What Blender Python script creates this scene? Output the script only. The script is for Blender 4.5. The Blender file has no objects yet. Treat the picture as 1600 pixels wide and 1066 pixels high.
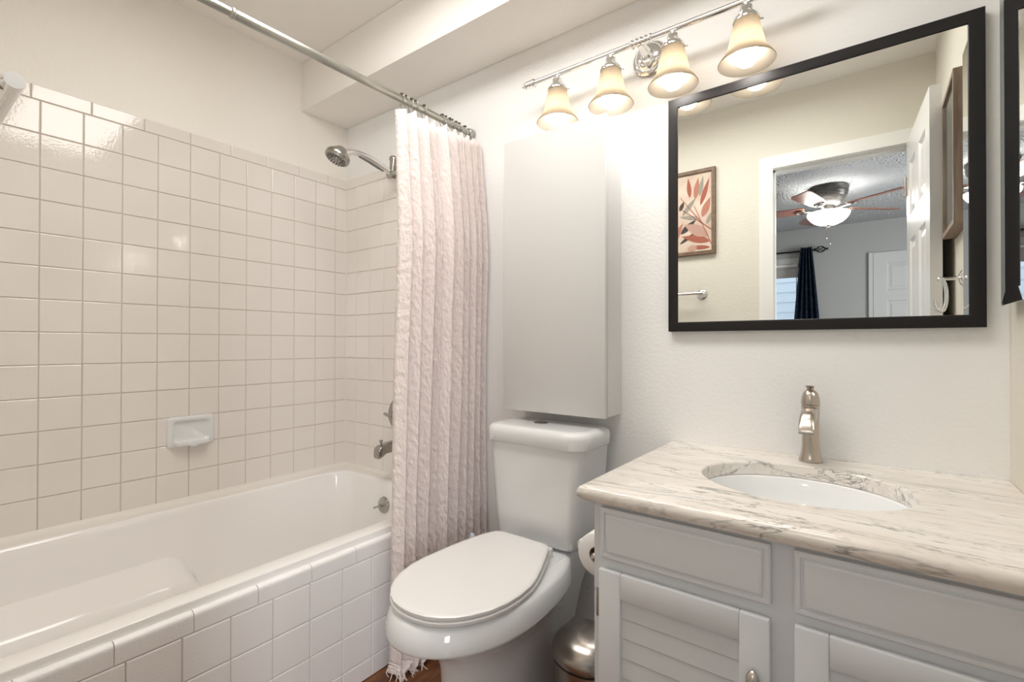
import bpy, bmesh, math, random
from mathutils import Vector, Matrix, noise

random.seed(7)
S = bpy.context.scene
C = S.collection
PI = math.pi

# ------------------------------------------------------------------ camera, world, exposure
CAM = Vector((2.20377, -1.50123, 1.09828))
YAW, PITCH, ROLL = 0.6402346, 0.0061638, 0.0014044
f = Vector((-math.sin(YAW) * math.cos(PITCH), math.cos(YAW) * math.cos(PITCH), math.sin(PITCH)))
r = Vector((math.cos(YAW), math.sin(YAW), 0))
u = r.cross(f)
rr = r * math.cos(ROLL) + u * math.sin(ROLL)
uu = -r * math.sin(ROLL) + u * math.cos(ROLL)
cd = bpy.data.cameras.new('camera')
cd.sensor_width = 36.0
cd.lens = 750.9 / 1600 * 36
cd.clip_start = 0.02
cam = bpy.data.objects.new('camera', cd)
C.objects.link(cam)
cam.matrix_world = Matrix(((rr.x, uu.x, -f.x, CAM.x), (rr.y, uu.y, -f.y, CAM.y), (rr.z, uu.z, -f.z, CAM.z), (0, 0, 0, 1)))
S.camera = cam

W = bpy.data.worlds.new('sky')
S.world = W
W.use_nodes = True
W.node_tree.nodes['Background'].inputs[0].default_value = (0.75, 0.86, 1.0, 1)
W.node_tree.nodes['Background'].inputs[1].default_value = 2.1

S.view_settings.view_transform = 'Standard'
S.view_settings.look = 'None'
S.view_settings.gamma = 1.0
S.view_settings.use_curve_mapping = False
S.view_settings.exposure = 0.06
S.cycles.use_denoising = True
S.cycles.max_bounces = 14
S.cycles.diffuse_bounces = 8
S.cycles.glossy_bounces = 8
S.cycles.transmission_bounces = 8
S.cycles.sample_clamp_indirect = 20.0
S.cycles.caustics_reflective = False
S.cycles.caustics_refractive = False

BULB = 52.0        # emission of the four vanity bulbs
FANBOWL = 36.0      # emission of the bedroom fan bowl
CEIL_FILL_W = 14.8    # added ceiling fill light of the bathroom
DAY_FILL_W = 105.0       # added daylight fill through an invented bedroom side window


def area_light(name, loc, rot, sx, sy, watts, col):
    ld = bpy.data.lights.new(name, 'AREA')
    ld.shape = 'RECTANGLE'
    ld.size, ld.size_y = sx, sy
    ld.energy = watts
    ld.color = col
    o = bpy.data.objects.new(name, ld)
    C.objects.link(o)
    o.location = loc
    o.rotation_euler = rot
    return o


area_light('ceiling_fill_light', (1.42, -0.80, 2.392), (0, 0, 0), 1.34, 0.44, CEIL_FILL_W, (1.0, 0.97, 0.915))  # added fill lamp, evens out the light of the vanity bulbs
area_light('side_daylight_fill', (4.12, -3.2, 1.45), (0, math.radians(90), 0), 1.5, 1.5, DAY_FILL_W, (0.97, 0.98, 1.0))  # added daylight source behind the invented side window

# ------------------------------------------------------------------ materials


def mat(name, col, rough=0.5, metal=0.0, spec=0.5, bump=None, coat=0.0, sheen=0.0, **kw):
    m = bpy.data.materials.new(name)
    m.use_nodes = True
    nt = m.node_tree
    b = nt.nodes['Principled BSDF']
    b.inputs['Base Color'].default_value = (*col, 1)
    b.inputs['Roughness'].default_value = rough
    b.inputs['Metallic'].default_value = metal
    b.inputs['Specular IOR Level'].default_value = spec
    b.inputs['Coat Weight'].default_value = coat
    b.inputs['Sheen Weight'].default_value = sheen
    for k, v in kw.items():
        b.inputs[k.replace('_', ' ')].default_value = v
    if bump:
        sc, strength, dist, detail = bump
        tc = nt.nodes.new('ShaderNodeTexCoord')
        n = nt.nodes.new('ShaderNodeTexNoise')
        n.inputs['Scale'].default_value = sc
        n.inputs['Detail'].default_value = detail
        bp = nt.nodes.new('ShaderNodeBump')
        bp.inputs['Strength'].default_value = strength
        bp.inputs['Distance'].default_value = dist
        nt.links.new(tc.outputs['Object'], n.inputs['Vector'])
        nt.links.new(n.outputs['Fac'], bp.inputs['Height'])
        nt.links.new(bp.outputs['Normal'], b.inputs['Normal'])
    return m


def emit(name, col, strength, extra=0.8):
    m = mat(name, (extra, extra, extra), 0.4)
    b = m.node_tree.nodes['Principled BSDF']
    b.inputs['Emission Color'].default_value = (*col, 1)
    b.inputs['Emission Strength'].default_value = strength
    return m


def vary(m, c1, c2, scale, detail=4, stretch=(1, 1, 1), lo=0.35, hi=0.65, rough=None, dist=0.0):
    """procedural two-colour variation of a material's own colour"""
    nt = m.node_tree
    b = nt.nodes['Principled BSDF']
    tc = nt.nodes.new('ShaderNodeTexCoord')
    mp = nt.nodes.new('ShaderNodeMapping')
    mp.inputs['Scale'].default_value = stretch
    n = nt.nodes.new('ShaderNodeTexNoise')
    n.inputs['Scale'].default_value = scale
    n.inputs['Detail'].default_value = detail
    n.inputs['Distortion'].default_value = dist
    rp = nt.nodes.new('ShaderNodeValToRGB')
    rp.color_ramp.elements[0].position = lo
    rp.color_ramp.elements[1].position = hi
    rp.color_ramp.elements[0].color = (*c1, 1)
    rp.color_ramp.elements[1].color = (*c2, 1)
    nt.links.new(tc.outputs['Object'], mp.inputs['Vector'])
    nt.links.new(mp.outputs['Vector'], n.inputs['Vector'])
    nt.links.new(n.outputs['Fac'], rp.inputs['Fac'])
    nt.links.new(rp.outputs['Color'], b.inputs['Base Color'])
    return m


M = {}
M['wall'] = mat('painted_wall', (0.86, 0.862, 0.862), 0.55, bump=(95, 0.22, 0.006, 3))
M['wall_warm_lit'] = mat('warm_lit_wall', (0.88, 0.85, 0.80), 0.55, bump=(95, 0.22, 0.006, 3))  # same wall paint, the warm light on the left put into its colour
M['cream'] = mat('cream_lit_wall', (0.72, 0.69, 0.61), 0.55, bump=(95, 0.22, 0.006, 3))  # wall paint again, tinted for the warm light on these walls
M['ceil'] = mat('painted_ceiling', (0.88, 0.86, 0.83), 0.7, bump=(95, 0.15, 0.004, 3))
M['tile'] = mat('glazed_tile', (0.795, 0.757, 0.722), 0.07, bump=(150, 0.045, 0.0028, 0.0))
M['apron_tile'] = mat('apron_tile', (0.90, 0.885, 0.885), 0.22, bump=(210, 0.2, 0.0028, 1.5))
M['grout'] = mat('grout', (0.68, 0.61, 0.55), 0.9)
M['tub'] = mat('white_enamel', (0.87, 0.855, 0.84), 0.10, bump=(260, 0.05, 0.001, 1))
M['caulk'] = mat('caulk', (0.80, 0.77, 0.73), 0.5)
M['porcelain'] = mat('porcelain', (0.775, 0.79, 0.80), 0.07, coat=0.3)
M['seat'] = mat('seat_plastic', (0.81, 0.80, 0.795), 0.2)
M['sink'] = mat('sink_china', (0.88, 0.895, 0.91), 0.06)
M['chrome'] = mat('chrome', (0.80, 0.80, 0.80), 0.07, 1.0)
M['dullchrome'] = mat('dull_chrome', (0.42, 0.41, 0.385), 0.22, 1.0)
M['rod'] = vary(mat('galvanized', (0.5, 0.5, 0.46), 0.33, 1.0), (0.36, 0.36, 0.33), (0.58, 0.58, 0.54), 22, 5, (1, 0.3, 1))
M['nickel'] = mat('brushed_nickel', (0.54, 0.485, 0.43), 0.26, 1.0)
M['steel'] = mat('brushed_steel', (0.50, 0.46, 0.42), 0.25, 1.0, Anisotropic=0.6)
M['dark'] = mat('dark_rubber', (0.03, 0.028, 0.025), 0.5)
M['bead'] = mat('bronze_bead', (0.10, 0.085, 0.06), 0.35, 0.6)
M['nozzle'] = mat('grey_nozzle', (0.16, 0.16, 0.155), 0.5)
M['cabinet'] = mat('wall_cabinet_white', (0.66, 0.66, 0.658), 0.45, spec=0.3)
M['vanity'] = mat('vanity_paint', (0.715, 0.735, 0.76), 0.42, bump=(60, 0.12, 0.002, 6))
M['trimwhite'] = mat('white_trim', (0.82, 0.815, 0.79), 0.35)
M['doorwhite'] = mat('white_door', (0.74, 0.735, 0.725), 0.28)
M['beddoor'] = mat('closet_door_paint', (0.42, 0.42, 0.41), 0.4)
M['black'] = mat('black_frame', (0.011, 0.009, 0.009), 0.5, spec=0.25)
M['mirror'] = mat('mirror_glass', (0.93, 0.95, 0.935), 0.0, 1.0)
M['bevel'] = mat('mirror_bevel', (0.60, 0.69, 0.69), 0.28, 0.9)
M['paper'] = mat('toilet_tissue', (0.86, 0.85, 0.84), 0.9, bump=(300, 0.2, 0.001, 2))
M['card'] = mat('cardboard', (0.33, 0.23, 0.16), 0.9)
M['brushplastic'] = mat('pale_blue_plastic', (0.66, 0.74, 0.86), 0.3)
M['glassdark'] = mat('picture_glass', (0.05, 0.06, 0.05), 0.05)
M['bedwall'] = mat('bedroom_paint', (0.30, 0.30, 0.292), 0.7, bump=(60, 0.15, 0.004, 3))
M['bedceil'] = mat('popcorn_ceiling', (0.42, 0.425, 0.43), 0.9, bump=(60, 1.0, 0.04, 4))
M['fandark'] = vary(mat('fan_bronze', (0.06, 0.055, 0.05), 0.4, 0.6), (0.035, 0.032, 0.03), (0.14, 0.13, 0.12), 18, 4, (1, 1, 8))
M['blackmetal'] = mat('black_metal', (0.012, 0.012, 0.013), 0.35, 0.5)
M['navy'] = vary(mat('navy_curtain', (0.012, 0.016, 0.03), 0.8, spec=0.08), (0.004, 0.005, 0.009), (0.010, 0.018, 0.036), 30, 3)
M['siding'] = mat('siding', (0.70, 0.76, 0.80), 0.6)
M['blind'] = mat('roller_shade', (0.42, 0.40, 0.38), 0.8)
M['carpet'] = vary(mat('carpet', (0.3, 0.27, 0.24), 0.95), (0.24, 0.21, 0.18), (0.36, 0.32, 0.28), 120, 2)

wood = vary(mat('floor_wood', (0.2, 0.08, 0.03), 0.32), (0.085, 0.030, 0.012), (0.22, 0.085, 0.032), 5, 6, (14, 1.4, 1), 0.3, 0.72)
M['floor'] = wood
M['framewood'] = vary(mat('frame_wood', (0.25, 0.17, 0.12), 0.6), (0.19, 0.135, 0.10), (0.34, 0.26, 0.205), 8, 6, (10, 10, 0.9), 0.3, 0.7)
M['brownframe'] = vary(mat('brown_frame', (0.16, 0.10, 0.06), 0.5), (0.13, 0.08, 0.045), (0.20, 0.13, 0.08), 12, 5, (3, 3, 3))
M['blade'] = vary(mat('blade_wood', (0.2, 0.07, 0.04), 0.35), (0.15, 0.055, 0.035), (0.27, 0.11, 0.07), 7, 4, (1, 6, 1))

M['bulb'] = emit('bulb_glow', (1.0, 0.96, 0.90), BULB)
M['bowl'] = emit('fan_bowl_glow', (1.0, 0.97, 0.92), FANBOWL)
M['fillglow'] = emit('fill_panel_glow', (1.0, 0.98, 0.95), 1.5)  # glow of the added ceiling panel

# translucent frosted shade glass
m = bpy.data.materials.new('frosted_shade')
m.use_nodes = True
nt = m.node_tree
nt.nodes.clear()
out = nt.nodes.new('ShaderNodeOutputMaterial')
tr = nt.nodes.new('ShaderNodeBsdfTranslucent')
tr.inputs[0].default_value = (0.37, 0.325, 0.265, 1)
df = nt.nodes.new('ShaderNodeBsdfDiffuse')
df.inputs[0].default_value = (0.21, 0.18, 0.142, 1)
gl = nt.nodes.new('ShaderNodeBsdfGlossy')
gl.inputs['Roughness'].default_value = 0.25
mx = nt.nodes.new('ShaderNodeMixShader')
mx.inputs[0].default_value = 0.32
mx2 = nt.nodes.new('ShaderNodeMixShader')
mx2.inputs[0].default_value = 0.05
nt.links.new(tr.outputs[0], mx.inputs[1])
nt.links.new(df.outputs[0], mx.inputs[2])
nt.links.new(mx.outputs[0], mx2.inputs[1])
nt.links.new(gl.outputs[0], mx2.inputs[2])
nt.links.new(mx2.outputs[0], out.inputs[0])
M['shade'] = m

# window glass
m = bpy.data.materials.new('window_glass')
m.use_nodes = True
nt = m.node_tree
nt.nodes.clear()
out = nt.nodes.new('ShaderNodeOutputMaterial')
tp = nt.nodes.new('ShaderNodeBsdfTransparent')
gl = nt.nodes.new('ShaderNodeBsdfGlossy')
gl.inputs['Roughness'].default_value = 0.0
mx = nt.nodes.new('ShaderNodeMixShader')
mx.inputs[0].default_value = 0.06
nt.links.new(tp.outputs[0], mx.inputs[1])
nt.links.new(gl.outputs[0], mx.inputs[2])
nt.links.new(mx.outputs[0], out.inputs[0])
M['glass'] = m


def marble():
    m = bpy.data.materials.new('veined_marble')
    m.use_nodes = True
    nt = m.node_tree
    b = nt.nodes['Principled BSDF']
    b.inputs['Roughness'].default_value = 0.16
    L = nt.links.new
    tc = nt.nodes.new('ShaderNodeTexCoord')
    mp = nt.nodes.new('ShaderNodeMapping')
    mp.inputs['Rotation'].default_value = (0.35, 0.05, 0.10)
    mp.inputs['Scale'].default_value = (1.0, 5.5, 5.0)
    L(tc.outputs['Object'], mp.inputs['Vector'])
    # warm clouding
    n0 = nt.nodes.new('ShaderNodeTexNoise')
    n0.inputs['Scale'].default_value = 3.0
    n0.inputs['Detail'].default_value = 5
    L(mp.outputs['Vector'], n0.inputs['Vector'])
    r0 = nt.nodes.new('ShaderNodeValToRGB')
    r0.color_ramp.elements[0].position = 0.35
    r0.color_ramp.elements[1].position = 0.65
    r0.color_ramp.elements[0].color = (0.82, 0.76, 0.70, 1)
    r0.color_ramp.elements[1].color = (0.88, 0.85, 0.81, 1)
    L(n0.outputs['Fac'], r0.inputs['Fac'])
    col = r0.outputs['Color']

    def veins(scale, width, colr, amt, seed, dist, mask):
        nonlocal col
        mp2 = nt.nodes.new('ShaderNodeMapping')
        mp2.inputs['Location'].default_value = (seed, seed * 1.7, seed * 0.3)
        L(mp.outputs['Vector'], mp2.inputs['Vector'])
        n = nt.nodes.new('ShaderNodeTexNoise')
        n.inputs['Scale'].default_value = scale
        n.inputs['Detail'].default_value = 6
        n.inputs['Roughness'].default_value = 0.62
        n.inputs['Distortion'].default_value = dist
        L(mp2.outputs['Vector'], n.inputs['Vector'])
        s = nt.nodes.new('ShaderNodeMath')
        s.operation = 'SUBTRACT'
        s.inputs[1].default_value = 0.5
        L(n.outputs['Fac'], s.inputs[0])
        a = nt.nodes.new('ShaderNodeMath')
        a.operation = 'ABSOLUTE'
        L(s.outputs[0], a.inputs[0])
        rp = nt.nodes.new('ShaderNodeValToRGB')
        rp.color_ramp.elements[0].position = 0.0
        rp.color_ramp.elements[1].position = width
        rp.color_ramp.elements[0].color = (1, 1, 1, 1)
        rp.color_ramp.elements[1].color = (0, 0, 0, 1)
        L(a.outputs[0], rp.inputs['Fac'])
        nm = nt.nodes.new('ShaderNodeTexNoise')
        nm.inputs['Scale'].default_value = 2.2
        nm.inputs['Detail'].default_value = 2
        L(mp2.outputs['Vector'], nm.inputs['Vector'])
        rm = nt.nodes.new('ShaderNodeValToRGB')
        rm.color_ramp.elements[0].position = mask
        rm.color_ramp.elements[1].position = mask + 0.18
        L(nm.outputs['Fac'], rm.inputs['Fac'])
        mu = nt.nodes.new('ShaderNodeMath')
        mu.operation = 'MULTIPLY'
        L(rp.outputs['Color'], mu.inputs[0])
        L(rm.outputs['Color'], mu.inputs[1])
        mu2 = nt.nodes.new('ShaderNodeMath')
        mu2.operation = 'MULTIPLY'
        mu2.inputs[1].default_value = amt
        L(mu.outputs[0], mu2.inputs[0])
        mix = nt.nodes.new('ShaderNodeMixRGB')
        mix.inputs[2].default_value = (*colr, 1)
        L(mu2.outputs[0], mix.inputs[0])
        L(col, mix.inputs[1])
        col = mix.outputs[0]

    veins(2.0, 0.030, (0.66, 0.61, 0.555), 0.40, 1.3, 0.4, 0.25)
    veins(2.6, 0.020, (0.46, 0.43, 0.395), 0.5, 2.6, 0.7, 0.46)
    veins(2.2, 0.016, (0.23, 0.225, 0.21), 0.95, 4.1, 1.2, 0.46)
    veins(1.5, 0.012, (0.20, 0.22, 0.205), 0.95, 7.7, 0.9, 0.45)
    L(col, b.inputs['Base Color'])
    return m


M['marble'] = marble()

# pink puckered curtain fabric
m = mat('pink_seersucker', (0.81, 0.735, 0.715), 0.85, sheen=0.1)
nt = m.node_tree
b = nt.nodes['Principled BSDF']
tc = nt.nodes.new('ShaderNodeTexCoord')
vo = nt.nodes.new('ShaderNodeTexNoise')
vo.inputs['Scale'].default_value = 95
vo.inputs['Detail'].default_value = 2
mp = nt.nodes.new('ShaderNodeMapping')
mp.inputs['Scale'].default_value = (1, 1, 0.6)
bp = nt.nodes.new('ShaderNodeBump')
bp.inputs['Strength'].default_value = 0.55
bp.inputs['Distance'].default_value = 0.009
nt.links.new(tc.outputs['Object'], mp.inputs['Vector'])
nt.links.new(mp.outputs['Vector'], vo.inputs['Vector'])
nt.links.new(vo.outputs['Fac'], bp.inputs['Height'])
nt.links.new(bp.outputs['Normal'], b.inputs['Normal'])
M['pink'] = m
M['fringe'] = mat('pale_pink_fringe', (0.76, 0.66, 0.62), 0.9)

# ------------------------------------------------------------------ mesh helpers
WL = {}


def wloc(o):
    return WL.get(o.name, Vector((0, 0, 0)))


def thing(name, label, cat, loc=(0, 0, 0), group=None):
    o = bpy.data.objects.new(name, None)
    o.empty_display_size = 0.05
    C.objects.link(o)
    o.location = loc
    WL[o.name] = Vector(loc)
    tag(o, label, cat, group)
    return o


def tag(o, label, cat, group=None):
    o['label'] = label
    o['category'] = cat
    if group:
        o['group'] = group
    return o


def obj(name, bm, mats, parent=None, smooth=None, base=None, label=None):
    """link bm (world coordinates) as one mesh object; smooth = auto-smooth angle in degrees"""
    if not isinstance(mats, (list, tuple)):
        mats = [mats]
    origin = Vector(base) if base is not None else Vector((0, 0, 0))
    if parent is not None and base is None:
        origin = wloc(parent)
    bmesh.ops.translate(bm, verts=bm.verts, vec=-origin)
    bmesh.ops.recalc_face_normals(bm, faces=bm.faces)
    if smooth is not None:
        for fc in bm.faces:
            fc.smooth = True
        lim = math.radians(smooth)
        for e in bm.edges:
            if len(e.link_faces) == 2:
                if e.calc_face_angle(0) > lim:
                    e.smooth = False
    me = bpy.data.meshes.new(name)
    bm.to_mesh(me)
    bm.free()
    for mm in mats:
        me.materials.append(mm)
    o = bpy.data.objects.new(name, me)
    C.objects.link(o)
    if parent is not None:
        o.parent = parent
        o.location = origin - wloc(parent)
    else:
        o.location = origin
    WL[o.name] = origin
    if label:
        o['label'] = label
    return o


def struct(name, bm, mats, smooth=None, parent=None, label=None):
    o = obj(name, bm, mats, parent, smooth)
    if parent is None:
        o['kind'] = 'structure'
    if label:
        o['label'] = label
    return o


def bx(bm, x0, x1, y0, y1, z0, z1, bev=0.0, seg=2, mi=0):
    t = bmesh.new()
    v = [t.verts.new(p) for p in ((x0, y0, z0), (x1, y0, z0), (x1, y1, z0), (x0, y1, z0), (x0, y0, z1), (x1, y0, z1), (x1, y1, z1), (x0, y1, z1))]
    for q in ((0, 3, 2, 1), (4, 5, 6, 7), (0, 1, 5, 4), (1, 2, 6, 5), (2, 3, 7, 6), (3, 0, 4, 7)):
        t.faces.new([v[i] for i in q])
    if bev:
        bmesh.ops.bevel(t, geom=t.edges[:], offset=bev, segments=seg, affect='EDGES', profile=0.5)
    merge(bm, t, mi)
    return bm


def merge(bm, t, mi=0, mtx=None):
    if mtx is not None:
        bmesh.ops.transform(t, matrix=mtx, verts=t.verts)
    base = {v: bm.verts.new(v.co) for v in t.verts}
    for fc in t.faces:
        try:
            n = bm.faces.new([base[v] for v in fc.verts])
            n.material_index = mi
        except ValueError:
            pass
    t.free()


def lathe(bm, prof, mtx=None, n=32, cap=(True, True), mi=0):
    """prof = [(radius, z)], turned about z, then moved by mtx"""
    t = bmesh.new()
    rings = []
    for (rad, z) in prof:
        if rad < 1e-6:
            rings.append([t.verts.new((0, 0, z))])
        else:
            rings.append([t.verts.new((rad * math.cos(2 * PI * i / n), rad * math.sin(2 * PI * i / n), z)) for i in range(n)])
    for a, b_ in zip(rings, rings[1:]):
        for i in range(n):
            j = (i + 1) % n
            if len(a) == 1 and len(b_) == 1:
                continue
            if len(a) == 1:
                t.faces.new([a[0], b_[i], b_[j]])
            elif len(b_) == 1:
                t.faces.new([a[i], a[j], b_[0]])
            else:
                t.faces.new([a[i], a[j], b_[j], b_[i]])
    if cap[0] and len(rings[0]) > 1:
        t.faces.new(rings[0][::-1])
    if cap[1] and len(rings[-1]) > 1:
        t.faces.new(rings[-1])
    merge(bm, t, mi, mtx)
    return bm


def axis(origin, direction):
    d = Vector(direction).normalized()
    q = Vector((0, 0, 1)).rotation_difference(d)
    return Matrix.Translation(Vector(origin)) @ q.to_matrix().to_4x4()


def cyl(bm, p0, p1, rad, n=24, rad1=None, mi=0):
    p0, p1 = Vector(p0), Vector(p1)
    lathe(bm, [(rad, 0), (rad if rad1 is None else rad1, (p1 - p0).length)], axis(p0, p1 - p0), n, mi=mi)
    return bm


def tube(bm, pts, rad, n=12, closed=False, mi=0):
    """sweep a circle along points; rad a number or one per point"""
    pts = [Vector(p) for p in pts]
    N = len(pts)
    rs = rad if isinstance(rad, (list, tuple)) else [rad] * N
    rings = []
    prev = None
    for i, p in enumerate(pts):
        if closed:
            d = pts[(i + 1) % N] - pts[i - 1]
        else:
            d = pts[min(i + 1, N - 1)] - pts[max(i - 1, 0)]
        d.normalize()
        if prev is None:
            a = Vector((0, 0, 1)) if abs(d.z) < 0.9 else Vector((1, 0, 0))
            nrm = (a - d * a.dot(d)).normalized()
        else:
            nrm = (prev - d * prev.dot(d)).normalized()
        prev = nrm
        bi = d.cross(nrm)
        rings.append([bm.verts.new(p + (nrm * math.cos(2 * PI * k / n) + bi * math.sin(2 * PI * k / n)) * rs[i]) for k in range(n)])
    R = range(N) if closed else range(N - 1)
    for i in R:
        a, b_ = rings[i], rings[(i + 1) % N]
        for k in range(n):
            fc = bm.faces.new([a[k], a[(k + 1) % n], b_[(k + 1) % n], b_[k]])
            fc.material_index = mi
    if not closed:
        bm.faces.new(rings[0][::-1]).material_index = mi
        bm.faces.new(rings[-1]).material_index = mi
    return bm


def ball(bm, c, rad, sc=(1, 1, 1), n=16, mi=0):
    t = bmesh.new()
    bmesh.ops.create_uvsphere(t, u_segments=n, v_segments=max(6, n // 2), radius=rad)
    merge(bm, t, mi, Matrix.Translation(Vector(c)) @ Matrix.Diagonal((*sc, 1)))
    return bm


def loft(bm, rings, cap=(True, True), mi=0):
    R = [[bm.verts.new(p) for p in ring] for ring in rings]
    n = len(R[0])
    for a, b_ in zip(R, R[1:]):
        for i in range(n):
            j = (i + 1) % n
            bm.faces.new([a[i], a[j], b_[j], b_[i]]).material_index = mi
    if cap[0]:
        bm.faces.new(R[0][::-1]).material_index = mi
    if cap[1]:
        bm.faces.new(R[-1]).material_index = mi
    return R


def rrect(x0, x1, y0, y1, rad, z, k=8):
    """rounded rectangle loop with 4*(k+1) points"""
    pts = []
    for (cx, cy, a0) in ((x1 - rad, y1 - rad, 0), (x0 + rad, y1 - rad, 90), (x0 + rad, y0 + rad, 180), (x1 - rad, y0 + rad, 270)):
        for i in range(k + 1):
            a = math.radians(a0 + 90 * i / k)
            pts.append(Vector((cx + rad * math.cos(a), cy + rad * math.sin(a), z)))
    return pts


def prism(bm, pts2, fn, d0, d1, mi=0):
    """extrude polygon pts2 through fn(a, b, d) from d0 to d1"""
    loft(bm, [[fn(a, b_, d0) for a, b_ in pts2], [fn(a, b_, d1) for a, b_ in pts2]], mi=mi)
    return bm


def BM():
    return bmesh.new()


# ------------------------------------------------------------------ the room shell
XR = 2.45      # right wall
YF = -1.48     # wall with the doorway
YB = -1.60     # its bedroom face
ZC = 2.453

b = BM(); bx(b, -0.12, 0, YF - 0.12, 0.12, 0, ZC)
struct('wall_left', b, M['wall_warm_lit'])
b = BM(); bx(b, 0, XR + 0.12, 0, 0.12, 0, ZC)
struct('wall_back', b, M['wall'])
b = BM(); bx(b, XR, XR + 0.12, YF, 0, 0, ZC)
struct('wall_right', b, M['cream'])
DX0, DX1, DZ = 1.765, 2.366, 2.062   # rough doorway
b = BM()
bx(b, 0, DX0, YB, YF, 0, ZC)
bx(b, DX1, XR + 0.12, YB, YF, 0, ZC)
bx(b, DX0, DX1, YB, YF, DZ, ZC)
struct('wall_front', b, M['cream'])
b = BM(); bx(b, -0.12, XR + 0.12, YB, 0.12, ZC, ZC + 0.1)
struct('ceiling', b, M['ceil'])
b = BM(); bx(b, 0, XR, -0.252, 0, 2.222, ZC, 0.006, 2)
struct('ceiling_soffit', b, M['ceil'], 40)
b = BM(); bx(b, -0.12, XR + 0.12, YB + 0.06, 0.12, -0.1, 0.0)
o = struct('floor', b, M['floor'])

# ------------------------------------------------------------------ tiling


def tiles(bm, rects, fn, h=0.0055, e=0.0016, mi=0):
    """rects (a0,a1,b0,b1) in the wall's own 2D, fn(a,b,h) -> point. Each tile has an eased edge."""
    for (a0, a1, b0, b1) in rects:
        if a1 - a0 < 0.004 or b1 - b0 < 0.004:
            continue
        rings = []
        for ins, hh in ((0, 0.0), (0, h * 0.55), (e * 0.5, h * 0.88), (e * 1.6, h)):
            rings.append([bm.verts.new(fn(a, b_, hh)) for a, b_ in ((a0 + ins, b0 + ins), (a1 - ins, b0 + ins), (a1 - ins, b1 - ins), (a0 + ins, b1 - ins))])
        for p, q in zip(rings, rings[1:]):
            for i in range(4):
                bm.faces.new([p[i], p[(i + 1) % 4], q[(i + 1) % 4], q[i]]).material_index = mi
        bm.faces.new(rings[-1]).material_index = mi


P_, Y0, Z0, G = 0.1095, -1.163, 1.9017, 0.0022
ZT = 1.9500
ZB = 0.478


def grid_rects(alines, blines):
    g = G / 2
    return [(a0 + g, a1 - g, b0 + g, b1 - g) for a0, a1 in zip(alines, alines[1:]) for b0, b1 in zip(blines, blines[1:])]


zl = [Z0 - i * P_ for i in range(13)] + [ZB]
zl = zl[::-1]
yl = [YF] + [Y0 + i * P_ for i in range(-2, 11)] + [-0.006]
b = BM()
fL = lambda a, c, h: Vector((0.0005 + h, a, c))
tiles(b, grid_rects(yl, zl), fL)
yb = [YF] + [-0.725 + k * 0.1535 for k in range(-4, 5)] + [-0.006]
tiles(b, [(a0 + .001, a1 - .001, Z0 + .001, ZT) for a0, a1 in zip(yb, yb[1:])], fL)
bx(b, 0, 0.0022, YF, 0, ZB, ZT - 0.002, mi=1)
struct('wall_left_tile', b, [M['tile'], M['grout']], None)

xl = [0.006] + [0.092 + i * P_ for i in range(0, 7)] + [0.868]
b = BM()
fB = lambda a, c, h: Vector((a, -0.0005 - h, c))
tiles(b, grid_rects(xl, zl), fB)
xb = [0.006] + [0.10 + i * 0.1535 for i in range(0, 5)] + [0.868]
tiles(b, [(a0 + .001, a1 - .001, Z0 + .001, ZT) for a0, a1 in zip(xb, xb[1:])], fB)
bx(b, 0, 0.867, -0.0022, 0, ZB, ZT - 0.002, mi=1)
# pale grout bead in the corner
tube(b, [(0.004, -0.004, ZB), (0.004, -0.004, ZT)], 0.0042, 8, mi=2)
struct('wall_back_tile', b, [M['tile'], M['grout'], M['caulk']], None)

# front wall of the tub surround (end wall by the doorway side)
b = BM()
tiles(b, grid_rects(xl, zl), lambda a, c, h: Vector((a, YF + 0.0005 + h, c)))
bx(b, 0, 0.867, YF, YF + 0.0022, ZB, ZT - 0.05, mi=1)
struct('wall_front_tile', b, [M['tile'], M['grout']], None)

# tiled apron wall of the tub
AX = 0.874
b = BM()
bx(b, AX - 0.009, AX + 0.0018, YF, 0, 0, 0.436, mi=1)
fA = lambda a, c, h: Vector((AX + h, a, c))
zl2 = [0.0, 0.0635, 0.173, 0.2825, 0.392]
yl2 = [YF] + [-0.4975 - i * P_ for i in range(8, -6, -1)]
yl2 = [y for y in yl2 if y < -0.02] + [-0.004]
tiles(b, grid_rects(yl2, zl2), fA, 0.006)
yb2 = [YF] + [-1.175 + k * 0.1543 for k in range(-1, 8)] + [-0.004]
# bullnose caps: rounded over the top
for a0, a1 in zip(yb2, yb2[1:]):
    a0 += .001; a1 -= .001
    prof = [(AX - 0.012, 0.4425), (AX - 0.006, 0.4428), (AX - 0.001, 0.4420), (AX + 0.002, 0.4405), (AX + 0.0042, 0.438), (AX + 0.0055, 0.4345), (AX + 0.006, 0.430), (AX + 0.006, 0.395), (AX + 0.0045, 0.3935), (AX, 0.3932), (AX - 0.012, 0.3932)]
    nf = len(b.faces)
    loft(b, [[Vector((x, a0, z)) for x, z in prof], [Vector((x, a1, z)) for x, z in prof]])
    b.faces.ensure_lookup_table()
    for fc in b.faces[nf:nf + 0]:
        fc.smooth = True
o = struct('tub_apron', b, [M['apron_tile'], M['grout']])

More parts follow.
